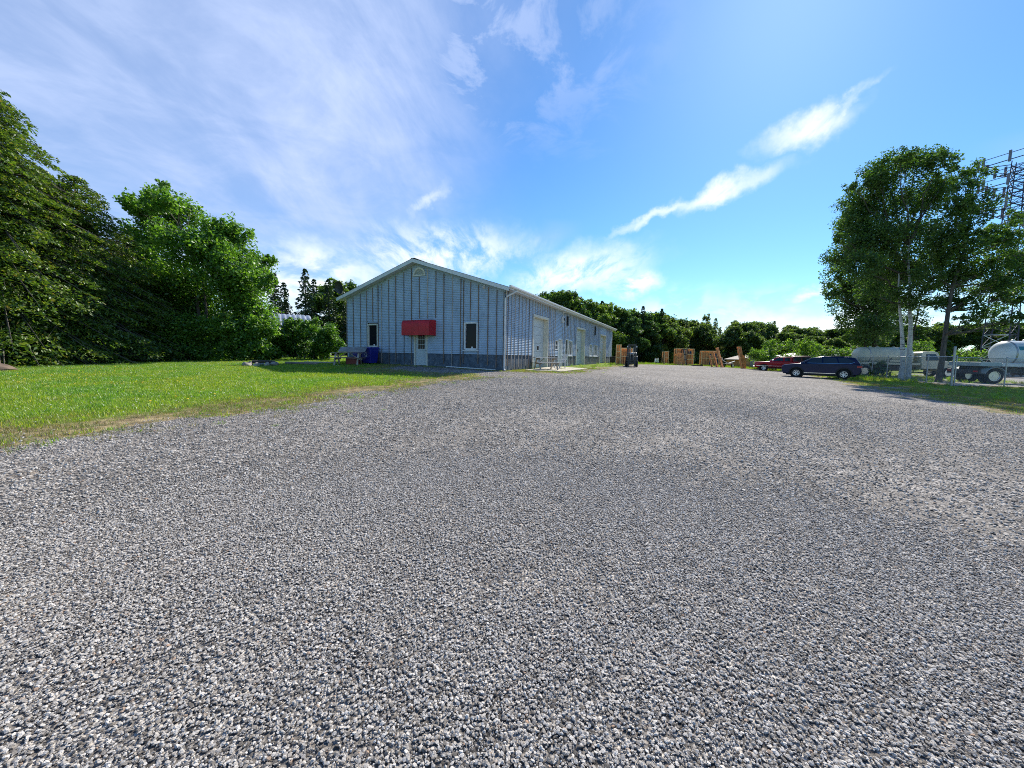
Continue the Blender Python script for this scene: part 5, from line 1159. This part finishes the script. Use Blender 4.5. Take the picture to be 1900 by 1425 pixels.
# ------------------------------------------------------------------ chain-link fence
m_wire = mat('chain_link_wire', (.30, .32, .33), .5, .7, .1, 5)
def fence(name, pts, label, tall=None, hgt_=1.85, rail=True):
    b0 = pts[0]; z0 = H(*b0); root = empty(name, (b0[0], b0[1], z0), 0, label, 'fence')
    L = lambda x, y, z: (x - b0[0], y - b0[1], z - z0)
    for i, (x, y) in enumerate(pts):
        hh = 2.42 if tall == i else hgt_ + .05; rr = .06 if tall == i else .036; g = H(x, y)
        po = MB().tube([L(x, y, g - .2), L(x, y, g + hh)], rr, 10).build('post', m_galv, root, smooth=40)
        MB().lathe([(rr + .01, 0), (rr + .01, .03), (rr * .5, .07), (.002, .08)], L(x, y, g + hh), 'z', 10).build('post_cap', m_galv, po, smooth=50)
    if rail: MB().tube([L(x, y, H(x, y) + hgt_) for x, y in pts], .022, 8).build('top_rail', m_galv, root, smooth=40)
    MB().tube([L(x, y, H(x, y) + .06) for x, y in pts], .006, 4).build('tension_wire', m_wire, root)
    w_ = MB(); r3 = .0022
    for (x0, y0), (x1, y1) in zip(pts[:-1], pts[1:]):
        d = math.hypot(x1 - x0, y1 - y0); hh = hgt_ - .06; st = .075; k = int((d + hh) / st)
        for i in range(k):
            for sg in (1, -1):
                s0 = i * st - (hh if sg > 0 else 0); a = s0; t0, t1 = (a, a + hh) if sg > 0 else (i * st, i * st - hh)
                za, zb = 0., hh
                # clip to the bay
                def cl(t0, t1, za, zb):
                    dt = t1 - t0; u0, u1 = 0., 1.
                    for lim, s_ in ((0, 1), (d, -1)):
                        f0, f1 = s_ * (t0 - lim), s_ * (t1 - lim)
                        if f0 < 0 and f1 < 0: return None
                        if f0 < 0: u0 = max(u0, f0 / (f0 - f1))
                        if f1 < 0: u1 = min(u1, f0 / (f0 - f1))
                    if u1 - u0 < .02: return None
                    return t0 + dt * u0, t0 + dt * u1, za + (zb - za) * u0, za + (zb - za) * u1
                q = cl(t0, t1, za, zb)
                if not q: continue
                ta, tb, za, zb = q; A = (x0 + (x1 - x0) * ta / d, y0 + (y1 - y0) * ta / d); C_ = (x0 + (x1 - x0) * tb / d, y0 + (y1 - y0) * tb / d)
                w_.tube([L(A[0], A[1], H(*b0) * 0 + z0 + .05 + za), L(C_[0], C_[1], z0 + .05 + zb)], r3, 3, False)
    wo_ = w_.build('chain_link', m_wire, root); wo_['kind'] = 'stuff'
    return root
fence('chain_link_fence', [(36.4, 41.6), (34.6, 38.0), (32.95, 34.6), (31.75, 32.0), (30.6, 29.4), (29.1, 26.5), (27.8, 23.85)], 'galvanised chain-link fence running from the tall end post back past the SUV', tall=6)
fence('chain_link_fence', [(28.0, 23.87), (31.6, 24.2), (35.2, 24.5), (38.8, 24.8)], 'chain-link fence bay crossing in front of the white tank truck', hgt_=1.80)

# ------------------------------------------------------------------ lattice mast with antennas
m_mast = mat('tower_steel', (.045, .045, .085), .7, .0, .1, 3); m_ant = mat('antenna_grey', (.17, .17, .23), .6)
m_lit = mat('sunlit_brace_white', (.72, .72, .70), .5)  # sunlight on the low braces, painted as a white version of the steel
T = empty('lattice_tower', (79.4, 62, H(80, 62)), R(20), 'tall lattice phone mast with panel antennas rising behind the ash', 'tower')
hT = 33.5; wT = lambda z: 1.55 - .85 * z / hT
C4 = [(1, 1), (-1, 1), (-1, -1), (1, -1)]
for sx, sy in C4: MB().tube([(sx * wT(0), sy * wT(0), 0), (sx * wT(hT), sy * wT(hT), hT)], [.09, .06], 8).build('leg', m_mast, T)
zs = [0]; 
while zs[-1] < hT - 1.0: zs.append(min(hT, zs[-1] + wT(zs[-1]) * 1.35))
for z0, z1 in zip(zs[:-1], zs[1:]):
    for k in range(4):
        (ax, ay), (bx, by) = C4[k], C4[(k + 1) % 4]; b_ = MB()
        b_.tube([(ax * wT(z0), ay * wT(z0), z0), (bx * wT(z1), by * wT(z1), z1)], .045, 5); b_.tube([(bx * wT(z0), by * wT(z0), z0), (ax * wT(z1), ay * wT(z1), z1)], .045, 5)
        b_.tube([(ax * wT(z1), ay * wT(z1), z1), (bx * wT(z1), by * wT(z1), z1)], .045, 5)
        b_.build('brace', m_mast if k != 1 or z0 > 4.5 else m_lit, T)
for z, wq in ((hT - .6, 3.4), (hT - 4.0, 3.2), (hT - 7.4, 3.0)):
    p = MB(); p.tube([(wq, wq, z), (-wq, wq, z), (-wq, -wq, z), (wq, -wq, z), (wq, wq, z)], .07, 6); p.tube([(wq, wq, z + 1.0), (-wq, wq, z + 1.0), (-wq, -wq, z + 1.0), (wq, -wq, z + 1.0), (wq, wq, z + 1.0)], .05, 6)
    for sx, sy in C4: p.tube([(sx * wq, sy * wq, z), (sx * wT(z), sy * wT(z), z)], .06, 6); p.tube([(sx * wq, sy * wq, z), (sx * wT(z), sy * wT(z), z - 1.6)], .045, 6)
    po = p.build('platform', m_mast, T)
    for k in range(4):
        (ax, ay), (bx, by) = C4[k], C4[(k + 1) % 4]
        for t in (.12, .5, .88):
            x, y = (ax + (bx - ax) * t) * wq, (ay + (by - ay) * t) * wq
            MB().cbox((x * 1.05, y * 1.05, z + .5), (.28, .28, 1.7)).build('panel_antenna', m_ant, po, bevel=.05)
MB().tube([(-2.6, -2.4, hT), (-2.6, -2.4, hT + 4.6)], [.05, .02], 6).build('whip_aerial', m_mast, T)
dsh = MB().lathe([(.02, 0), (.5, .1), (.7, .25), (.72, .26), (.72, .5), (.02, .55)], (-1.6, -1.9, hT - 10.2), 'y', 18); dsh.build('dish', m_ant, T, smooth=50)
# ------------------------------------------------------------------ picnic tables
m_pine = mat('weathered_pine', (.42, .37, .31), .85, 0, .22, 3, .5, 30, stretch=(6, 1, 1)); m_silver = mat('silvered_board', (.50, .49, .47), .85, 0, .18, 3, .4, 30, stretch=(6, 1, 1))
def picnic_table(loc, rz, label, L=1.85, m=None, m2=None):
    m = m or m_silver; m2 = m2 or m_pine
    t = empty('picnic_table', loc, rz, label, 'picnic table')
    for k in range(5): MB().cbox((0, -.30 + k * .15, .735), (L, .14, .04)).build('top_board', m, t, bevel=.004)
    for s_ in (1, -1):
        for k in range(2): MB().cbox((0, s_ * (.60 + k * .15), .435), (L, .14, .04)).build('seat_board', m, t, bevel=.004)
        x = s_ * L * .36
        for q in (1, -1): MB().bar((x, q * .22, .71), (x, q * .66, 0), .04, .09, (1, 0, 0)).build('leg', m2, t)
        MB().cbox((x + .045, 0, .37), (.04, 1.5, .09)).build('seat_beam', m2, t); MB().cbox((x + .045, 0, .67), (.04, .70, .09)).build('top_cleat', m2, t)
        MB().bar((x, 0, .37), (s_ * .12, 0, .69), .04, .08, (0, 1, 0)).build('diagonal_brace', m2, t)
    return t
x, y = 2.15, 24.15; picnic_table((x, y, H(x, y) + .03), R(13), 'grey wooden picnic table on the concrete apron by the first overhead door', 1.55)
x, y = -9.9, 22.75; tb = picnic_table((x, y, H(x, y)), R(12), 'weathered picnic table with a loose board on top beside the blue bins', 1.75, mat('brown_weathered_board', (.24, .19, .15), .85, 0, .2, 3, .4, 30, stretch=(6, 1, 1)), m_pine)
sh = MB(); sh.cbox((0, 0, 0), (1.5, .95, .03), Matrix.Rotation(R(17), 3, 'X')); so_ = sh.build('board_sheet', mat('grey_plywood', (.30, .285, .26), .9, 0, .2, 2, .3, 20)); so_.location = (-9.7, 22.98, H(-9.9, 22.75) + .94); so_.rotation_euler.z = R(14)
tag(so_, 'loose grey plywood sheet tilted on top of the weathered picnic table', 'board')
# dark red crate under that table
rc = empty('crate', (-9.75, 23.15, H(-9.75, 23.15)), R(10), 'dark red plastic crate under the weathered picnic table', 'crate')
m_rc = mat('dark_red_plastic', (.16, .015, .012), .5)
for s_ in (1, -1):
    MB().box(-.36, .36, s_ * .25 - .015, s_ * .25 + .015, .03, .44).build('long_side', m_rc, rc); MB().box(s_ * .36 - .015, s_ * .36 + .015, -.235, .235, .03, .44).build('end_side', m_rc, rc)
MB().box(-.34, .34, -.235, .235, .03, .05).build('base', m_rc, rc); MB().box(-.39, .39, -.28, .28, .44, .475).build('rim', m_rc, rc)
# ------------------------------------------------------------------ two blue recycling bins
m_blue = mat('blue_bin_plastic', (.012, .020, .27), .42, 0, .12, 4, dirt=(.05, .05, .10), dirt_amt=.4); m_blue2 = mat('dark_lid_plastic', (.012, .012, .018), .5)
m_decal = mat('white_decal', (.65, .68, .75), .6)
def bin_(loc, rz, label, lid, decal):
    b_ = empty('recycling_bin', loc, rz, label, 'bin')
    A = [(-.30, -.34), (.30, -.34), (.30, .34), (-.30, .34)]; C_ = [(-.37, -.42), (.37, -.42), (.37, .40), (-.37, .40)]
    q = MB(); q.add([(x, y, .06) for x, y in A] + [(x, y, .98) for x, y in C_], [(3, 2, 1, 0), (4, 5, 6, 7), (0, 1, 5, 4), (1, 2, 6, 5), (2, 3, 7, 6), (3, 0, 4, 7)]); q.build('tub', m_blue, b_, bevel=.04)
    MB().box(-.40, .40, -.45, .43, .965, 1.0).build('rim', m_blue, b_, bevel=.01)
    l_ = MB(); l_.add([(-.40, -.46, 1.003), (.40, -.46, 1.003), (.40, .44, 1.003), (-.40, .44, 1.003), (-.34, -.40, 1.06), (.34, -.40, 1.06), (.34, .40, 1.09), (-.34, .40, 1.09)], [(3, 2, 1, 0), (4, 5, 6, 7), (0, 1, 5, 4), (1, 2, 6, 5), (2, 3, 7, 6), (3, 0, 4, 7)]); l_.build('lid', lid, b_, bevel=.015)
    MB().tube([(-.28, .50, 1.0), (.28, .50, 1.0)], .018, 8).build('handle', lid, b_)
    for s_ in (1, -1): MB().lathe([(.11, -.03), (.13, -.02), (.13, .02), (.11, .03)], (s_ * .36, .34, .13), 'x', 16).build('wheel', m_tyre, b_)
    if decal:
        d = MB(); y0 = lambda z: -.34 - .08 * (z - .06) / .92 - .006      # three chasing arrows on a plain patch
        for k in range(3):
            a = R(90 + 120 * k); c_ = (math.cos(a) * .075, .62 + math.sin(a) * .075); t = a + R(90)
            p = [(c_[0] + math.cos(t) * .075, c_[1] + math.sin(t) * .075), (c_[0] - math.cos(t) * .06 + math.cos(a) * .028, c_[1] - math.sin(t) * .06 + math.sin(a) * .028), (c_[0] - math.cos(t) * .06 - math.cos(a) * .028, c_[1] - math.sin(t) * .06 - math.sin(a) * .028)]
            p.insert(1, (c_[0] + math.cos(a) * .04 + math.cos(t) * .02, c_[1] + math.sin(a) * .04 + math.sin(t) * .02))
            d.add([(x, y0(z), z) for x, z in p], [(0, 1, 2, 3)])
        d.add([(x, y0(z), z) for x, z in ((-.12, .45), (.12, .45), (.12, .475), (-.12, .475))], [(0, 1, 2, 3)]); d.build('recycling_mark', m_decal, b_)
    return b_
gx_ = lambda u, o_: (-.45 + u * math.cos(R(24.6)) + (-o_) * math.sin(R(24.6)), 21 - u * math.sin(R(24.6)) + (-o_) * math.cos(R(24.6)))
x, y = gx_(-9.15, .75); bin_((x, y, H(x, y)), R(-20), 'blue recycling bin with a white arrows mark below the gable window', m_blue, True)
x, y = gx_(-10.0, .70); bin_((x, y, H(x, y)), R(-14), 'blue bin with a dark lid between the picnic table and the marked bin', m_blue2, False)
# ------------------------------------------------------------------ white garden chair behind the apron table
ch = empty('garden_chair', (3.35, 26.6, H(3.35, 26.6) + .05), R(-60), 'white slatted garden chair behind the picnic table on the apron', 'chair')
for k in range(6): MB().cbox((-.25 + k * .1, 0, .40 - .012 * 0), (.085, .5, .02), Matrix.Rotation(R(0), 3, 'X')).build('seat_slat', m_white, ch)
for k in range(5): MB().bar((-.2 + k * .1, .24, .40), (-.24 + k * .12, .48, 1.0 - abs(k - 2) * .03), .085, .02, (0, 1, 0)).build('back_slat', m_white, ch)
for s_ in (1, -1):
    MB().cbox((s_ * .33, 0, .60), (.12, .62, .025)).build('arm_rest', m_white, ch)
    for y_ in (-.25, .22): MB().cbox((s_ * .30, y_, .29), (.07, .035, .59)).build('leg', m_white, ch)
# black box by the far overhead door
bb = empty('waste_box', (12.9, 47.5, H(12.9, 47.5)), R(-24.6), 'black waste box standing by the last overhead door', 'bin')
MB().box(-.55, .55, -.5, .5, .06, .80).build('tub', m_black, bb, bevel=.03); MB().box(-.6, .6, -.55, .55, .81, .87).build('lid', m_black, bb, bevel=.02)
for s_ in (1, -1): MB().box(s_ * .4 - .05, s_ * .4 + .05, -.4, .4, 0, .06).build('runner', m_dkgrey, bb)

# ------------------------------------------------------------------ forklift
fk = empty('forklift', (12.2, 38.7, H(12.2, 38.7)), R(252), 'black forklift with its mast and overhead guard standing at the yard edge', 'forklift')
m_fk = mat('black_forklift_paint', (.014, .014, .016), .45, 0, .15, 5, coat=.3)
slab([(-1.15, .30), (-1.22, .60), (-1.15, 1.05), (-.9, 1.12), (-.35, 1.02), (-.30, .62), (.35, .58), (.40, .95), (.60, 1.0), (.75, .60), (.75, .28)], .56, .08, .05).build('body', m_fk, fk, smooth=40)
MB().box(-1.28, -.75, -.54, .54, .28, .95).build('counterweight', m_fk, fk, bevel=.06)
for s_ in (1, -1):
    MB().bar((.55, s_ * .48, .95), (.35, s_ * .46, 2.1), .06).build('guard_post', m_fk, fk); MB().bar((-.95, s_ * .48, 1.05), (-.75, s_ * .46, 2.1), .06).build('guard_post', m_fk, fk)
    MB().cbox((.92, s_ * .34, 1.15), (.14, .10, 2.15)).build('mast_rail', m_fk, fk); MB().cbox((.92, s_ * .24, 1.20), (.10, .06, 2.2)).build('inner_rail', m_dkgrey, fk)
    MB().tube([(.92, s_ * .16, .4), (.92, s_ * .16, 2.0)], .03, 8).build('lift_ram', m_galv, fk)
    fo = MB(); fo.cbox((1.10, s_ * .28, .38), (.05, .12, .62)); fo.cbox((1.62, s_ * .28, .085), (1.08, .12, .045)); fo.build('fork', m_dkgrey, fk)
    wheel(fk, .55, s_ * .50, .32, .22, 'steel'); wheel(fk, -.85, s_ * .46, .27, .20, 'steel')
    MB().lathe([(.002, 0), (.08, .01), (.08, .06), (.05, .08)], (.42, s_ * .42, 2.02), 'x', 12).build('work_lamp', m_lens, fk)
gr_ = MB()
for k in range(7): gr_.bar((.36, -.44 + k * .147, 2.12), (-.76, -.44 + k * .147, 2.12), .035)
gr_.bar((.36, -.48, 2.12), (.36, .48, 2.12), .06); gr_.bar((-.76, -.48, 2.12), (-.76, .48, 2.12), .06); gr_.build('overhead_guard', m_fk, fk)
for z in (.4, .62): MB().cbox((1.06, 0, z), (.05, .95, .09)).build('carriage_bar', m_fk, fk)
for k in range(6): MB().cbox((1.06, -.42 + k * .168, .95), (.03, .03, .62)).build('load_rest_bar', m_fk, fk)
MB().cbox((.92, 0, 2.2), (.12, .8, .08)).build('mast_crosshead', m_fk, fk)
MB().cbox((-.20, 0, .72), (.45, .46, .14)).build('seat', m_black, fk, bevel=.05); MB().cbox((-.42, 0, 1.02), (.12, .46, .55)).build('backrest', m_black, fk, bevel=.05)
MB().lathe([(.17, -.012), (.18, 0), (.17, .012)], (.24, 0, 1.12), 'z', 18).build('steering_wheel', m_black, fk)
MB().lathe([(.14, -.45), (.16, -.42), (.16, .42), (.14, .45)], (-1.0, 0, 1.28), 'y', 16).build('gas_bottle', m_galv, fk, smooth=40)

# ------------------------------------------------------------------ timber crates and frames in the yard
m_tim = mat('fresh_orange_timber', (.88, .42, .14), .75, 0, .2, 3, .4, 30, stretch=(5, 5, 1)); m_tim2 = mat('pale_timber', (.90, .60, .30), .75, 0, .2, 3, .4, 30, stretch=(5, 5, 1)); m_ply = mat('plywood_panel', (.62, .30, .12), .8, 0, .2, 2)
m_bpane = glassmat('blue_film_glass', (.03, .07, .14), .12); m_pal = mat('dark_pallet_wood', (.06, .05, .04), .9)
def crate(loc, rz, w_, h_, d, nv, nh, label, panes=(), m=None, m2=None, tilt=0, group=None, back=True):
    h_ *= 1.12
    """upright slatted packing crate: frame posts, rails, slats and board backing"""
    m = m or m_tim2; m2 = m2 or m_tim
    c_ = empty('packing_crate', loc, rz, label, 'crate', group); c_.rotation_euler.x = tilt
    for s_ in (1, -1):
        for y_ in (0, d): MB().cbox((s_ * (w_ / 2 - .05), y_, h_ / 2), (.10, .05, h_)).build('corner_post', m, c_)
        for z in (.05, h_ - .05): MB().cbox((s_ * (w_ / 2 - .02), d / 2, z), (.045, d - .06, .09)).build('end_rail', m, c_)
    for i in range(nh):
        z = .05 + (h_ - .10) * i / (nh - 1); MB().cbox((0, -.045, z), (w_, .035, .10)).build('rail', m, c_)
    for i in range(nv):
        x = -w_ / 2 + w_ * (i + 1) / (nv + 1); MB().cbox((x, -.012, h_ / 2), (.09, .028, h_ - .02)).build('slat', m2, c_)
    if back: MB().cbox((0, d * .5, h_ / 2), (w_ - .22, d * .6, h_ - .16)).build('packed_panel', m_ply, c_)
    for x0, x1, z0, z1 in panes: MB().box(x0, x1, -.006 + .04, .05, z0, z1).build('pane', m_bpane, c_)
    return c_
G = lambda x, y: (x, y, H(x, y))
crate(G(12.0, 43.0), R(-18), .55, 2.05, .9, 1, 4, 'tall pale timber crate standing on end against the far corner of the workshop')
crate(G(13.1, 43.4), R(-14), 1.35, 1.75, .8, 5, 3, 'orange slatted crate between the tall pale crate and the forklift', m2=m_tim)
crate(G(24.4, 60.0), R(8), .75, 1.85, .7, 1, 3, 'narrow upright timber crate standing alone on the grass by the woods', m=m_tim2)
crate(G(27.6, 60.6), R(6), 3.1, 2.35, .6, 6, 4, 'large square window crate with blue panes in its upper part', panes=((-.2, .4, 1.75, 2.2), (.55, 1.2, 1.75, 2.2)))
crate(G(25.2, 57.2), R(30), .7, 1.55, .5, 2, 3, 'low orange frame leaning at the end of the large window crate', m=m_tim, tilt=R(-8))
crate(G(25.9, 57.6), R(24), .9, 1.7, .5, 2, 3, 'brown frame propped beside the low orange frame', m=m_tim, tilt=R(-10))
crate(G(26.6, 58.4), R(15), .8, 2.2, .4, 2, 4, 'dark metal-edged frame standing in front of the large window crate', m=m_dkgrey, m2=m_galv)
crate(G(32.4, 62.0), R(4), 3.1, 2.2, .5, 6, 3, 'wide framed panel crate with a blue pane at one end standing on the grass', panes=((.75, 1.42, .15, 2.0), (-.2, .2, .2, 1.9)))
for k, (x, y, w_, h_, rz_, tl, lb) in enumerate([(28.3, 53.4, .5, 1.5, 60, -14, 'small orange frame at the near end of the leaning frames'), (28.8, 53.0, .8, 2.1, 55, -16, 'middle orange frame leaning with the others by the yard edge'), (29.3, 52.6, 1.0, 2.55, 50, -16, 'tallest pale-topped frame leaning in the group by the yard edge'), (30.9, 50.4, .9, 2.7, 35, -14, 'tall broad brown board frame leaning beside the nose of the red pickup'), (31.6, 51.2, .6, 1.6, 40, -10, 'short frame leaning behind the tall brown board frame')]):
    crate(G(x, y), R(rz_), w_, h_, .16, 2, 3, lb, m=m_tim, m2=m_tim, tilt=R(tl))
# dark pallets on the ground
def pallet(x, y, rz_, lb):
    p = empty('pallet', G(x, y), R(rz_), lb, 'pallet')
    for k in range(6): MB().cbox((0, -.5 + k * .2, .135), (1.2, .12, .02)).build('deck_board', m_pal, p)
    for k in (-1, 0, 1): MB().cbox((k * .52, 0, .06), (.09, 1.1, .12)).build('stringer', m_pal, p)
pallet(23.6, 58.6, 5, 'dark flat pallet on the ground by the narrow upright crate'); pallet(27.2, 55.6, 12, 'dark flat pallet on the gravel before the large window crate')
# white A-frame stand and a white hand cart
af = empty('folding_stand', G(22.3, 58.5), R(10), 'small white folding A-frame stand at the edge of the grass', 'stand')
for s_ in (1, -1):
    for q in (1, -1): MB().bar((q * .22, 0, .95), (q * .26, s_ * .3, 0), .05).build('leg', m_white, af)
    MB().cbox((0, s_ * .14, .55), (.48, .03, .5), Matrix.Rotation(R(-s_ * 17), 3, 'X')).build('board', m_white, af)
wc = empty('boat_trailer', G(31.0, 54.5), R(25), 'white metal trailer frame standing between the leaning frames', 'trailer')
MB().bar((-1.2, 0, 1.1), (.2, 0, .55), .09).build('tongue', m_white, wc); MB().bar((.2, -.6, .55), (.2, .6, .55), .08).build('axle', m_white, wc); MB().bar((-1.2, 0, 1.1), (-1.2, 0, 1.4), .08).build('jack', m_white, wc); MB().bar((.1, 0, .55), (1.6, 0, .9), .09).build('frame', m_white, wc)
for s_ in (1, -1): wheel(wc, .2, s_ * .66, .30, .18, 'steel')
# ------------------------------------------------------------------ sheds beyond the yard
m_bshed = mat('blue_grey_shed_board', (.20, .27, .34), .7, 0, .1, 2)
def shed(name, loc, rz, w_, d, eh, rh, mw, mr, lb):
    s_ = empty(name, loc, rz, lb, 'shed')
    MB().box(-w_ / 2, w_ / 2, -d / 2, d / 2, -.2, eh).build('wall', mw, s_); MB().prism([(-w_ / 2, eh + .001), (w_ / 2, eh + .001), (0, rh)], -d / 2, d / 2).build('gable', mw, s_)
    for q in (1, -1): 
        r = MB(); r.add([(0, y, rh + .03 + t) for y in (-d / 2 - .25, d / 2 + .25) for t in (0, .08)] + [(q * (w_ / 2 + .3), y, eh - .05 + t) for y in (-d / 2 - .25, d / 2 + .25) for t in (0, .08)], [(0, 1, 5, 4), (2, 6, 7, 3), (0, 4, 6, 2), (1, 3, 7, 5), (0, 2, 3, 1), (4, 5, 7, 6)]); r.build('roof', mr, s_)
    f = MB().box(-.5, .5, -d / 2 - .03, -d / 2 - .005, 0, 2.0).build('door', mr, s_); MB().cbox((.4, -d / 2 - .05, 1.0), (.04, .04, .12)).build('handle', m_dkgrey, f)
    w2 = MB().box(w_ * .22, w_ * .38, -d / 2 - .03, -d / 2 - .005, 1.1, 1.8).build('window', m_white, s_); MB().box(w_ * .24, w_ * .36, -d / 2 - .036, -d / 2 - .031, 1.17, 1.73).build('pane', m_glass, w2)
    return s_
shed('garden_shed', G(52.9, 59.5), R(38), 3.6, 5, 2.2, 3.1, m_bshed, mat('grey_felt_roof', (.22, .24, .26), .8), 'blue-grey gabled shed with a pale roof beyond the SUV')
shed('long_shed', G(46.2, 60.5), R(5), 6.5, 3.4, 1.9, 2.4, m_white, mat('dull_metal_roof', (.34, .33, .32), .6), 'long low white-roofed shed behind the bright bushes')
shed('lean_shed', G(37.0, 60.0), R(8), 4.4, 3.0, 1.2, 1.75, m_ply, m_pine, 'low brown timber shed with a pale roof behind the leaning frames')
gb = empty('rubble_skip', G(54.0, 40.6), R(-8), 'grey steel skip in the truck yard between the two tank trucks', 'skip')
sk = MB(); sk.add([(-1.2, -.8, .1), (1.2, -.8, .1), (1.2, .8, .1), (-1.2, .8, .1), (-1.7, -.9, 1.25), (1.7, -.9, 1.25), (1.7, .9, 1.25), (-1.7, .9, 1.25)], [(3, 2, 1, 0), (0, 1, 5, 4), (1, 2, 6, 5), (2, 3, 7, 6), (3, 0, 4, 7)]); sko = sk.build('tub', mat('grey_skip_paint', (.20, .22, .24), .6), gb); sko.modifiers.new('t', 'SOLIDIFY').thickness = .05
for x in (-1.0, -.3, .4, 1.1): MB().cbox((x, -.92, .7), (.09, .1, 1.1)).build('rib', m_dkgrey, gb)
# ------------------------------------------------------------------ fire pit rocks on the lawn and the dirt heap at its left edge
m_rock = mat('field_stone', (.30, .27, .23), .9, 0, .25, 4, .8, 14)
def rock(name, loc, s, seed, lb, cat='rock', group=None, m=None):
    r_ = np.random.default_rng(seed); bm = bmesh.new(); bmesh.ops.create_icosphere(bm, subdivisions=3, radius=.5)
    for _ in range(9):
        nv = Vector(r_.normal(size=3)).normalized(); dd = r_.uniform(.28, .42)
        for v in bm.verts:
            e = v.co.dot(nv) - dd
            if e > 0: v.co -= nv * e * .9
    for v in bm.verts: v.co = Vector((v.co.x * s[0], v.co.y * s[1], v.co.z * s[2])) * (1 + r_.normal() * .02)
    me = bpy.data.meshes.new(name); bm.to_mesh(me); bm.free(); me.materials.append(m or m_rock)
    o = place(name, me, smooth=35, loc=loc); o.rotation_euler.z = seed; return tag(o, lb, cat, group)
for k in range(9):
    a = k / 9 * 6.283; x, y = -14.0 + .75 * math.cos(a), 21.0 + .6 * math.sin(a)
    rock('fire_pit_stone', (x, y, H(x, y) + .08), (.42, .34, .34), 400 + k, 'field stone in the fire-pit ring on the lawn', 'rock', 'fire-pit stones')
for k, (dx_, rz_, lb) in enumerate(((0, 20, 'charred log lying across the fire pit'), (1.4, 78, 'long pale log on the grass beside the fire pit'))):
    lg = MB(); L = 1.1 if k == 0 else 2.4; lg.tube([(-L / 2, 0, 0), (0, .03, .02), (L / 2, 0, 0)], [.09, .085, .08], 10); x, y = -13.9 + dx_, 21.1 + dx_ * .9
    lo_ = lg.build('log', m_bark_dk if k == 0 else m_twig, smooth=50, loc=(x, y, H(x, y) + (.22 if k == 0 else .08)), rotz=R(rz_ if k == 0 else -18)); tag(lo_, lb, 'log')
rock('dirt_heap', (-22.3, 15.9, H(-22.3, 15.9) + .02), (1.9, 1.3, .75), 500, 'brown heap of bare earth at the edge of the lawn', 'dirt heap', m=mat('brown_earth', (.17, .12, .085), .95, 0, .3, 3, .8, 12))
# low timber edging behind the fire pit
ed = MB(); ed.bar((-13.3, 24.2, H(-13.3, 24.2) + .06), (-11.2, 24.0, H(-11.2, 24.0) + .06), .14, .12); tag(ed.build('edging_timber', m_pine), 'grey edging timber in the grass beside the bush', 'timber')
